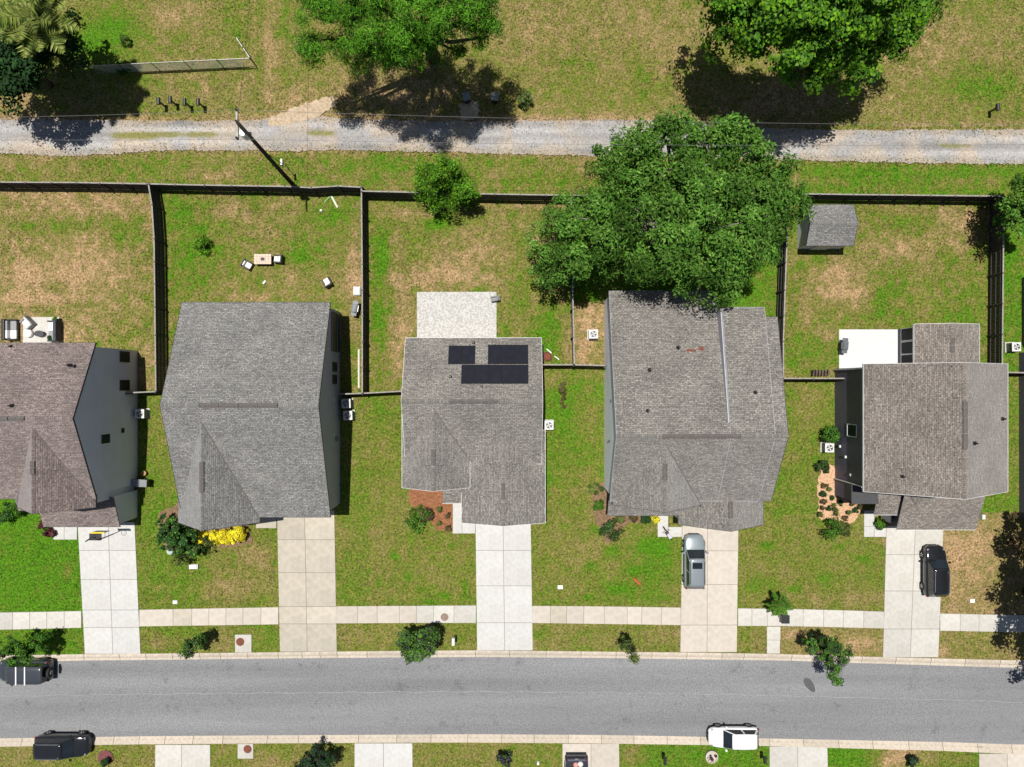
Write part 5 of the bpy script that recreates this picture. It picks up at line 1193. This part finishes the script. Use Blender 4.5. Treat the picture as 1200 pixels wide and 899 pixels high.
# grill on wheels (second yard) and grill on east patio
def grill(label, px, py, rz, m):
    q = P(px, py, 1.0); t = thing('barbecue_grill', label, 'grill', (q.x, q.y, 0), rz)
    mb = MB(); mb.box(-.35, .35, -.26, .26, .12, .78); mb.build('cart', m, t, bevel=.02)
    pr = [(-.27, .79), (.27, .79)]+[(.27*math.cos(a), .82+.24*math.sin(a)) for a in np.linspace(0, math.pi, 8)]
    mb = MB(); n_ = len(pr); mb.v = [(x, y, z) for x in (-.36, .36) for y, z in pr]; mb.f = [tuple(range(n_)), tuple(range(n_, 2*n_))]+[(i, n_+i, n_+(i+1) % n_, (i+1) % n_) for i in range(n_)]; mb.uv = [None]*len(mb.f); mb.mi = [0]*len(mb.f); fixn(mb.build('hood', m, t))
    for s in (-1, 1): mb = MB(); mb.box(*sorted((s*.37, s*.66)), -.24, .24, .77, .81); mb.build('side_shelf', m, t, bevel=.01)
    mb = MB(); mb.tube([(-.28, -.31, .88), (.28, -.31, .88)], .02, 6); mb.build('handle', M_silver, t)
    for s in (-1, 1):
        mb = MB(); mb.lathe([(.02, -.03), (.1, -.03), (.1, .03), (.02, .03)], 12, M=Matrix.Translation((s*.3, .22, .1)) @ Matrix.Rotation(R(90), 4, 'Y')); mb.build('wheel', M_rubber, t)
    return t
grill('grey covered grill beside the fence behind the second house', 415, 361, R(80), M_grey)
grill('dark grey covered grill on the white east patio', 991.5, 405, R(-95), mat('cover_grey', (.14, .15, .165), (.09, .1, .11), 5, .7, .4))
# west patio furniture
armchair('grey wicker armchair with white cushions at the top of the west patio', 31.5, 378.5, R(-45), M_cush, M_wick_l, .95, grp='west patio seats')
def sofa(label, px, py, rz, fr, n=2):
    q = P(px, py, .5); t = thing('outdoor_sofa', label, 'sofa', (q.x, q.y, 0), rz); W2 = .35+n*.28
    mb = MB(); mb.box(-W2, W2, -.42, .30, .1, .30); mb.build('seat_frame', fr, t, bevel=.02)
    mb = MB(); mb.box(-W2, W2, .302, .56, .1, .95); mb.build('backrest', fr, t, bevel=.05)
    for s in (-1, 1): mb = MB(); mb.box(*sorted((s*W2, s*(W2-.12))), -.42, .30, .302, .6); mb.build('armrest', fr, t, bevel=.02)
    for i in range(n):
        a = -W2+.13+i*(2*W2-.26)/n; b = a+(2*W2-.26)/n
        mb = MB(); mb.box(a+.01, b-.01, -.40, .12, .302, .45); mb.build('seat_cushion', M_cush if i == 0 else M_wick_l, t, bevel=.04)
        mb = MB(); mb.box(a+.01, b-.01, .13, .30, .36, .8); mb.build('back_cushion', M_wick_l if i else M_cush, t, bevel=.05)
    return t
sofa('dark sofa with white cushions on the east side of the west patio', 61.5, 388, R(-90), mat('cover_slate', (.06, .065, .075), (.04, .045, .05), 5, .7, .3))
sofa('black and white swing seat standing on the grass left of the west patio', 13, 386.5, R(90), M_black, 2)
q = P(45.5, 391, .4); ct = thing('coffee_table', 'small oval dark coffee table in the middle of the west patio', 'table', (q.x, q.y, 0))
mb = MB(); mb.prism([(.42*math.cos(a), .27*math.sin(a)) for a in np.linspace(0, 2*math.pi, 25)[:-1]], .36, .41); mb.build('table_top', M_dark, ct)
for s in (-1, 1): mb = MB(); mb.box(s*.2-.04, s*.2+.04, -.1, .1, -.0, .36); mb.build('leg', M_black, ct)
q = P(31.5, 390.5, .4); pf = MB(); pf.lathe([(.25, .04), (.36, .12), (.38, .28), (.30, .40), (.08, .43)], 18); o = pf.build('pouf', M_cush, None, smooth=True, loc=(q.x, q.y, 0)); tag(o, 'round cream pouf in front of the grey armchair on the west patio', 'pouf')
bush('potted_plant', 'leafy pot plant at the top right corner of the west patio', 66, 374, .3, .7, 'mid', 'plant', leaf=.09)
bush('potted_plant', 'dark leafy pot plant below the sofa on the west patio', 62, 397.5, .28, .6, 'dark', 'plant', leaf=.09)
# motor scooter on the path of the fourth house
q = P(781.5, 624.5, .045); sc_ = thing('scooter', 'dark scooter with grey seat standing on the path by the silver wagon', 'scooter', (q.x, q.y, .045), R(122))
for x in (-.48, .48): mb = MB(); mb.lathe([(.04, -.05), (.2, -.05), (.22, 0), (.2, .05), (.04, .05)], 16, M=Matrix.Translation((x, 0, .22)) @ Matrix.Rotation(R(90), 4, 'X')); mb.build('wheel', M_rubber, sc_)
mb = MB(); mb.box(-.5, .2, -.14, .14, .3, .5); mb.build('body', M_black, sc_, bevel=.04); mb = MB(); mb.box(-.45, .05, -.15, .15, .502, .62); mb.build('seat', mat('seat_grey', (.5, .5, .56)), sc_, bevel=.05)
mb = MB(); mb.tube([(.48, 0, .3), (.38, 0, .9)], .04, 6); mb.build('steering_column', M_black, sc_); mb = MB(); mb.tube([(.36, -.33, .92), (.38, 0, .9), (.36, .33, .92)], .022, 6); mb.build('handlebar', M_black, sc_)
# dead plants / pot beside solar house, wood pile
q = P(641.5, 417.5, .3); mb = MB(); mb.lathe([(.3, 0), (.38, .1), (.4, .28), (.34, .28), (.3, .12), (.02, .12)], 18); o = mb.build('fire_bowl', M_rust, None, loc=(q.x, q.y, 0)); tag(o, 'rusty round fire bowl in the corner east of the solar panel house', 'fire bowl')
small('plank', 'short white offcut beside the rusty fire bowl', 'plank', 643.5, 411.5, (.55, .1, .05), M_white, R(-40))
small('plank', 'short white offcut below the rusty fire bowl', 'plank', 652.5, 419.5, (.5, .08, .05), M_white, R(-38))
wp = thing('firewood_stack', 'dark firewood stack against the short fence west of the navy house', 'firewood', P(960.5, 437, 0))
for i in range(3):
    for j in range(6):
        mb = MB(); mb.tube([(-.72+.26*j+random.uniform(-.02, .02), -.25, .1+.17*i), (-.70+.26*j, .25, .1+.17*i)], .085, 7); mb.build('log', M_bark, wp)
q = P(167, 555, .5); mb = MB(); mb.lathe([(.14, 0), (.2, .3), (.22, .34), (.17, .34), (.15, .28), (.02, .28)], 14); o = mb.build('clay_pot', mat('clay', (.4, .25, .12)), None, loc=(q.x, q.y, 0)); tag(o, 'tan clay pot behind the bins at the mauve roofed house', 'pot')
q = P(1153, 606, .3); mb = MB(); mb.box(-.14, .14, -.2, .2, 0, .3); mb.box(-.1, .1, -.16, .16, .301, .34); o = mb.build('utility_pedestal', M_acw, None, loc=(q.x, q.y, 0)); tag(o, 'small pale pedestal on the grass beside the far right garage', 'utility box')
q = P(198, 647, .5); mb = MB(); mb.lathe([(.2, 0), (.3, .1), (.32, .3), (.25, .42), (.1, .45)], 12); o = mb.build('garden_ornament', mat('pale_green', (.42, .5, .42)), None, loc=(q.x, q.y, 0)); tag(o, 'pale green ornament on the grass below the dark shrubs', 'ornament')

# ------------------------------------------------------------ trees
def blobpx(lst, base=None): return [(*P(px, py, z), rx, ry, rz) for px, py, z, rx, ry, rz in lst]
# big live oak
oak = [(712, 240, 7.5, 3.0, 2.9, 2.2), (770, 200, 9.5, 3.8, 3.4, 2.4), (840, 195, 9.5, 3.8, 3.2, 2.4), (887, 230, 8.5, 3.2, 3.3, 2.3), (760, 265, 10.5, 4.6, 4.0, 2.6), (830, 270, 10, 4.2, 3.8, 2.5), (875, 278, 8, 3.0, 2.6, 2.2),
       (700, 285, 7.5, 3.0, 3.0, 2.2), (825, 325, 7.8, 3.1, 2.0, 1.8), (780, 168, 8, 2.6, 1.6, 1.8), (845, 165, 8, 2.8, 1.6, 1.8), (730, 195, 8, 2.4, 2.0, 2.0), (735, 300, 7.5, 2.2, 1.8, 1.8), (924, 243, 7, 1.4, 1.4, 1.3)]
tree('live_oak', 'huge dark green live oak overhanging the lane and the roof of the fourth house', 'tree', P(795, 275, 0), blobpx(oak), dens=1.9, cr=.78, leaf_per=95, leaf=.155, pal='oak', trunk=.7, bark=M_bark_pale, twigs=260, aspect=.42)
tree('live_oak', 'smaller dark green tree at the west foot of the huge oak, over the fence', 'tree', P(655, 300, 0), blobpx([(642, 285, 5, 2.0, 2.4, 1.8), (655, 255, 5, 1.6, 1.8, 1.5), (648, 318, 4.2, 1.8, 1.7, 1.5), (668, 300, 5, 1.6, 2.4, 1.6)]), dens=2.2, cr=.6, leaf_per=50, leaf=.13, pal='oak', trunk=.2, twigs=40, aspect=.42)
# pines at top
pine = [(385, 15, 10, 2.4, 1.8, 1.6), (375, 50, 9, 2.0, 1.4, 1.3), (410, 45, 10, 2.2, 1.6, 1.6), (440, 25, 12, 2.6, 2.2, 2.0), (455, -20, 12, 3.4, 2.6, 2.2), (500, -25, 13, 3.4, 2.8, 2.2), (545, -10, 12, 2.8, 2.4, 2), (448, 55, 10.5, 1.8, 1.5, 1.4), (480, 30, 13, 2.6, 2.2, 2), (520, 20, 12.5, 2.6, 2.0, 1.9), (555, 22, 11.5, 2.1, 1.7, 1.6), (470, 65, 9, 1.5, 1.3, 1.2), (572, 45, 9, 1.0, 1.2, 1.0), (500, 62, 8.5, 1.6, 1.3, 1.2), (530, 60, 8, 1.3, 1.0, 1.0), (425, 70, 8, 1.1, .9, .9), (365, 60, 7.5, 1.2, 1.2, 1), (400, -30, 10, 3, 2.6, 2)]
tree('pine_tree', 'bright green spreading pine casting a wide shadow across the lane', 'tree', P(508, 66, 0), blobpx(pine), dens=2.3, cr=.72, leaf_per=120, leaf=.15, pal='pine', trunk=.45, twigs=120, aspect=.2, gap=.24)
# broadleaf at top right
bl = [(865, 22, 9.5, 2.8, 2.8, 2.0), (858, -22, 11, 3.0, 2.6, 2.0), (900, 5, 12, 3.6, 3.2, 2.4), (950, 0, 13, 4.0, 3.2, 2.6), (1000, -5, 12.5, 3.8, 3.2, 2.4), (1045, -8, 11, 3.0, 2.8, 2.0), (1072, 12, 9.5, 1.8, 1.6, 1.5), (925, 45, 11.5, 3.0, 2.4, 2.2), (975, 45, 11, 3.2, 2.4, 2.2), (1020, 35, 10.5, 2.8, 2.2, 2.0), (945, 80, 8.5, 2.4, 1.8, 1.6), (990, 78, 8.5, 2.2, 1.8, 1.6), (885, 55, 8.5, 1.7, 1.2, 1.2), (1035, 60, 8, 1.5, 1.4, 1.2)]
tree('broadleaf_tree', 'bright green broadleaf tree at the top edge right of centre', 'tree', P(930, 78, 0), blobpx(bl), dens=1.7, cr=.85, leaf_per=110, leaf=.14, pal='bright', pal2='oak', trunk=.5, twigs=120, aspect=.75, gap=.3)
# bushy tree behind solar house
tree('round_tree', 'round bright green tree straddling the back fence above the pale patio', 'tree', P(524, 230, 0), blobpx([(522, 212, 3.6, 2.3, 1.9, 2.0), (505, 222, 2.6, 1.7, 1.6, 1.7), (542, 222, 2.6, 1.7, 1.6, 1.7), (522, 232, 2.2, 1.8, 1.3, 1.5), (520, 200, 3.4, 2.0, 1.2, 1.6)]), dens=3.2, cr=.5, leaf_per=60, leaf=.12, pal='bright', pal2='mid', trunk=.14, twigs=20, aspect=.4)
tree('round_tree', 'dark green tree at the right edge beside the shed yard fence', 'tree', P(1185, 262, 0), blobpx([(1192, 232, 4.5, 1.5, 1.8, 1.7), (1205, 250, 5, 2.0, 2.0, 1.8), (1190, 262, 4, 1.2, 1.2, 1.2), (1180, 250, 2.4, 1.5, 1.2, 1.1), (1210, 220, 4.5, 1.6, 1.6, 1.4)]), dens=2.6, cr=.55, leaf_per=55, leaf=.13, pal='oak', trunk=.2, twigs=20)
# tree whose shadow covers the lower right
tree('shade_tree', 'big tree beyond the right edge known by its leafy shadow over the sidewalk', 'tree', Vector((45.2, -18.2, 0)), [(43.9, -13.6, 8.8, 2.8, 2.8, 2.0), (43.6, -16.6, 9.5, 2.9, 2.8, 2.2), (44.8, -18.2, 9.5, 3.4, 3.2, 2.6), (46.5, -16, 9.5, 4, 4, 2.6), (44.0, -11.0, 8.0, 1.8, 1.6, 1.4), (43.6, -21.0, 8, 2.4, 2.0, 1.8), (44.2, -24.0, 7.5, 1.3, 1.3, 1.0), (43.2, -16, 8.0, 1.6, 1.6, 1.4), (46.5, -22, 8.5, 3, 3, 2), (48, -18, 9, 4, 5, 2)], dens=1.6, cr=.75, leaf_per=48, leaf=.17, pal='oak', trunk=.4, twigs=60, gap=.2, aspect=.6)
tree('small_tree', 'small dark tree beside the dry lawn at the lower right', 'tree', P(1190, 620, 0), [(*P(1184, 603, .9), .35, .35, .5), (*P(1190, 640, 1.2), .6, .8, .7)], dens=12, cr=.25, leaf_per=30, leaf=.10, pal='mixdry', trunk=.05)
# top-left palms and trees
palm('palm_tree', 'yellow green fan palm in the top left corner', 38, 22, 9.0, 3.0, 34, 'palm', .2, base=P(78, 75, 0), wid=1.0, nl=30, droop=.5, lw=.06)
palm('palm_tree', 'second darker palm below the yellow green one', 22, 62, 6.5, 2.4, 26, 'dark', .18, base=P(60, 100, 0), wid=.9, nl=26, droop=.55, lw=.06)
tree('broadleaf_tree', 'dark tree in the top left corner under the palms', 'tree', P(40, 95, 0), blobpx([(5, 95, 6, 2.6, 2.4, 1.8), (45, 90, 5.5, 2.2, 1.8, 1.6), (78, 62, 5, 2.0, 1.6, 1.5), (15, 45, 7, 2.6, 2.2, 1.8), (-20, 60, 7, 3, 3, 2), (60, 25, 6, 2.2, 2.0, 1.6), (-5, 5, 7, 2.4, 2.4, 1.8)]), dens=1.7, cr=.7, leaf_per=50, leaf=.17, pal='dark', trunk=.35, twigs=50)
# street trees
def street(label, px, py, zc, blobs, pal='mid', pal2='purple', base=None, dens=7, leaf=.085, name='street_tree', cr=.3, lp=36):
    return tree(name, label, 'tree', P(*base, 0), blobpx(blobs), dens=dens*1.5, cr=cr, leaf_per=lp+14, leaf=leaf*1.1, pal=pal, pal2=pal2, trunk=.07, twigs=40, group='small street trees on the verges', aspect=.5)
street('dense round street tree in front of the solar panel house', 0, 0, 0, [(491, 757, 2.6, 1.35, 1.2, 1.2), (480, 750, 2.0, 1.0, .9, .9), (502, 748, 2.0, 1.0, .95, .9), (488, 762, 2.4, 1.2, .8, .9), (498, 739, 1.5, .8, .5, .6)], base=(493, 746), pal='oak', dens=9)
street('small sparse street tree with hanging twigs left of the tan driveway', 0, 0, 0, [(227, 754, 2.4, .75, .75, .8), (237, 748, 1.7, .5, .5, .5), (221, 763, 2.6, .4, .6, .5)], base=(237, 744), pal='oak', dens=7)
street('thin yellowing street tree leaning over the kerb', 0, 0, 0, [(735, 757, 2.2, .55, .6, .6), (742, 770, 2.8, .4, .7, .5), (731, 752, 1.5, .5, .4, .4)], base=(731, 749), pal='olive', pal2='dark', dens=7)
street('broad street tree with long drooping sprays near the oval road patch', 0, 0, 0, [(965, 758, 2.8, 1.2, 1.1, 1.1), (978, 772, 3.2, 1.1, 1.0, .9), (952, 752, 1.8, .8, .7, .8), (988, 766, 2.9, .8, .7, .7), (975, 788, 3.2, .6, .8, .5)], base=(955, 746), pal='mid', dens=6)
street('street tree overhanging the roof of the dark off roader', 0, 0, 0, [(20, 762, 3.0, 1.0, .9, .9), (26, 773, 3.4, .8, .5, .6), (50, 753, 1.8, .8, .8, .8), (8, 757, 3, .8, .7, .7), (37, 759, 2.4, .6, .7, .7)], base=(50, 745), pal='mid', pal2='dark', dens=7)
street('dark street tree at the bottom edge on the south verge', 0, 0, 0, [(370, 887, 1.8, 1.0, .9, .9), (362, 897, 2.3, 1.2, .8, .9), (384, 893, 1.8, .8, .8, .7)], base=(376, 880), pal='dark', dens=7)
bush('flowering_shrub', 'purple blue flowering shrub at the bottom edge of the south verge', 590, 889, .75, 1.3, 'purple', ry=.7, pal2='mid')
bush('dark_shrub', 'black looking shrub in bare soil at the bottom right verge', 1068, 892, .8, .9, 'dark', ry=.6, pal2='purple')
bush('small_shrub', 'tiny dark shrub in the plum mulch ring at the bottom left', 124, 893, .32, .7, 'dark')
# yard shrubs
bush('round_shrub', 'single round green shrub in the second yard', 238.5, 288, .85, .9, 'bright', pal2='mid')
bush('round_shrub', 'dusty dark shrub on the field north of the lane', 615, 118, .8, .8, 'olive', pal2='dark', ry=.7)
bush('wild_shrub', 'low weedy shrub against the chain link fence', 145, 80, .9, .6, 'mid', ry=.45, pal2='dark')
bush('wild_shrub', 'small weed clump in bare soil on the top left field', 147, 49, .5, .5, 'mid', ry=.6, pal2='mixdry')
tree('leafy_shrub', 'large dark shrub at the front left corner of the second house', 'shrub', P(212, 625, 0), blobpx([(200, 620, 1.3, 1.1, 1.2, 1.1), (214, 628, 1.4, 1.2, 1.3, 1.2), (196, 632, 1.0, .8, .8, .8), (220, 642, 1.2, 1.2, .8, .9)]), dens=6, cr=.3, leaf_per=38, leaf=.13, pal='dark', pal2='oak', trunk=.06, twigs=10)
tree('leafy_shrub', 'olive green shrub between the yellow bush and the white box', 'shrub', P(236, 640, 0), blobpx([(236, 640, .9, 1.1, .9, .8), (216, 652, .7, 1.0, .5, .6)]), dens=6, cr=.28, leaf_per=34, leaf=.10, pal='olive', pal2='dark', trunk=.05, twigs=6)
tree('yellow_bush', 'bright yellow elongated bush in front of the second house', 'shrub', P(268, 628, 0), blobpx([(279, 626, .75, .78, .68, .65), (265, 627, .7, .8, .62, .6), (251, 629, .6, .72, .58, .5), (239, 630, .5, .5, .5, .4)]), dens=26, cr=.22, leaf_per=70, leaf=.075, pal='yellow', trunk=.04, twigs=4, gap=0)
bush('leafy_shrub', 'glossy green shrub at the edge of the red mulch bed', 490, 609, 1.2, 1.3, 'mid', ry=1.15, pal2='oak')
bush('leafy_shrub', 'dark reddish shrub behind the glossy one in the red mulch bed', 499, 603, .7, .8, 'reddish', ry=1.0, pal2='dark')
for i, (x, y, lb) in enumerate(((515, 597, 'topmost'), (524.5, 604, 'rightmost'), (515, 612.5, 'lower left'), (525.5, 619, 'lowest'))):
    bush('low_plant', lb+' of the four tiny plants in the red mulch bed', x, y, .26, .3, 'olive' if i % 2 == 0 else 'mixdry', 'plant', leaf=.06, group='tiny plants in the red mulch')
bush('leafy_shrub', 'dark shrub on the corner of the brown bed at the fourth house', 716, 620, 1.1, 1.0, 'dark', ry=1.0, pal2='olive')
bush('leafy_shrub', 'small shrub at the white downspout of the fourth house', 698, 573, .75, .6, 'olive', ry=.5, pal2='mid')
bush('leafy_shrub', 'narrow green shrub beside the west wall of the fourth house', 701, 593, .5, .6, 'mid', ry=.7)
bush('low_plant', 'olive plant in the row under the front eave of the fourth house', 727, 608, .45, .5, 'olive', 'plant')
bush('low_plant', 'brownish plant in the middle of the row by the fourth house', 742, 607.5, .4, .4, 'mixdry', 'plant')
bush('low_plant', 'dark green plant next to the small yellow one', 757, 608.5, .45, .5, 'dark', 'plant')
bush('yellow_plant', 'small yellow plant beside the path of the fourth house', 766.5, 607, .45, .45, 'yellow', 'plant', pal2='olive')
bush('leafy_shrub', 'leafy shrub above the air conditioner at the navy wall', 970, 507, 1.0, 1.5, 'mid', ry=.95, pal2='dark')
bush('leafy_shrub', 'thin dark shrub below the air conditioner at the navy wall', 965, 547, .8, .9, 'dark', ry=.6, pal2='olive')
bush('leafy_shrub', 'round green shrub at the foot of the straw bed', 973, 619, 1.25, 1.3, 'mid', ry=1.1, pal2='oak')
bush('leafy_shrub', 'small yellow green shrub beside the round one at the straw bed', 988, 619, .6, .6, 'olive', ry=.7)
bush('leafy_shrub', 'green ball shrub by the dark porch of the navy house', 1031, 613, .5, .7, 'mid', ry=.5)
straw = [(965, 569, .26), (971.5, 574, .24), (964, 578, .3), (964.5, 588, .28), (976.5, 591.5, .2), (970, 595, .25), (963.5, 595, .22), (979, 598.5, .36), (985, 590, .25), (998.5, 589, .3), (993.5, 600.5, .26), (1002, 598, .26), (989.5, 606, .22), (961, 603, .25), (976, 583, .28), (1007, 594, .2)]
slabels = ['brown plant at the lawn side top of the straw bed', 'small olive plant just right of the topmost one in the straw bed', 'dark tuft third from the top along the straw bed lawn edge', 'wide brown tuft at the lawn edge level with the navy wall corner', 'tiny plant against the navy wall corner', 'dark plant in the middle of the straw bed near the lawn', 'brown plant at the lawn edge halfway down the straw bed', 'largest brown tuft in the centre of the straw bed', 'dark plant right under the eave corner in the straw bed', 'green plant near the path end of the straw bed', 'olive plant right of centre in the straw bed', 'dark plant beside the white path at the straw bed', 'reddish brown plant lowest on the straw bed', 'olive plant at the lower left corner of the straw bed', 'dark small plant tucked beside the navy wall', 'rightmost tiny plant in the straw bed by the downspout']
for i, (x, y, r_) in enumerate(straw):
    bush('low_plant', slabels[i], x, y, r_, .3, ('mixdry', 'olive', 'dark')[i % 3], 'plant', leaf=.06, group='small plants in the straw bed')
bush('leafy_shrub', 'dark shrub against the front of the mauve roofed house', 8, 600, 1.0, 1.2, 'dark', ry=.9, pal2='mid')
bush('leafy_shrub', 'greener shrub next to it under the mauve eave', 19, 598, .7, 1.0, 'mid', ry=.7)
bush('red_shrub', 'maroon shrub at the corner of the west front walk', 57.5, 624.5, .6, .6, 'reddish', ry=.45)
bush('red_shrub', 'smaller maroon shrub under the mauve roof edge', 50.5, 615, .3, .5, 'reddish', ry=.5)
bush('small_shrub', 'brown twiggy weeds in the strip east of the solar panel house', 659, 463, .4, .4, 'mixdry', ry=1.6, pal2='olive')

# ------------------------------------------------------------ grass tufts (real blades that follow the lawn tones)
def inside(px_, py_, poly):
    r = np.zeros(px_.shape, bool); x1, y1 = poly[-1]
    for x2, y2 in poly:
        c = ((y2 > py_) != (y1 > py_)); 
        if c.any(): r ^= c & (px_ < (x1-x2)*(py_-y2)/((y1-y2) if y1 != y2 else 1e-9)+x2)
        x1, y1 = x2, y2
    return r
N = 260000
X = rng.uniform(-46.5, 46.5, N); Y = rng.uniform(-35.5, 34.5, N); bad = np.zeros(N, bool); XJ = X+rng.normal(0, .035, N); YJ = Y+rng.normal(0, .035, N)
for pg in EXCL:
    x0, y0 = pg.min(0); x1, y1 = pg.max(0); s = (XJ > x0) & (XJ < x1) & (YJ > y0) & (YJ < y1) & ~bad
    ix = np.where(s)[0]
    if len(ix): bad[ix[inside(XJ[ix], YJ[ix], pg)]] = True
e_ = np.abs(rng.normal(0, .5, N)); gt_ = np.interp(X, xs_ := np.arange(-50, 50.1, 1), [GT(v) for v in xs_]); gb_ = np.interp(X, xs_, [GB(v) for v in xs_])
bad |= (Y < gt_-e_) & (Y > gb_+e_)
X = X[~bad]; Y = Y[~bad]; n_ = len(X)
t = np.clip(dryness(X, Y)+rng.normal(0, .13, n_), 0, 1); col = gcol(t)*rng.uniform(.35, 1.75, (n_, 1))
h = rng.uniform(.03, .085, n_); a = rng.uniform(0, 2*np.pi, n_); wd = rng.uniform(.035, .10, n_)
base = np.stack([X, Y, np.where((Y < np.interp(X, xs_, [GT(v) for v in xs_])+.3) & (Y > np.interp(X, xs_, [GB(v) for v in xs_])-.3), .05, -.03)], -1); d = np.stack([np.cos(a), np.sin(a), 0*a], -1); ln = np.stack([-np.sin(a), np.cos(a), 0*a], -1)*rng.uniform(.3, 1.6, n_)[:, None]
tip = base+np.array([0, 0, 1])*h[:, None]+ln*.06
V = np.stack([base-d*wd[:, None], base+d*wd[:, None], tip], 1).reshape(-1, 3)
o = np_mesh('grass', V, n_, col, M_blade, nper=3); o['kind'] = 'stuff'; tag(o, 'patchy green and straw coloured lawn grass over all the yards', 'grass')
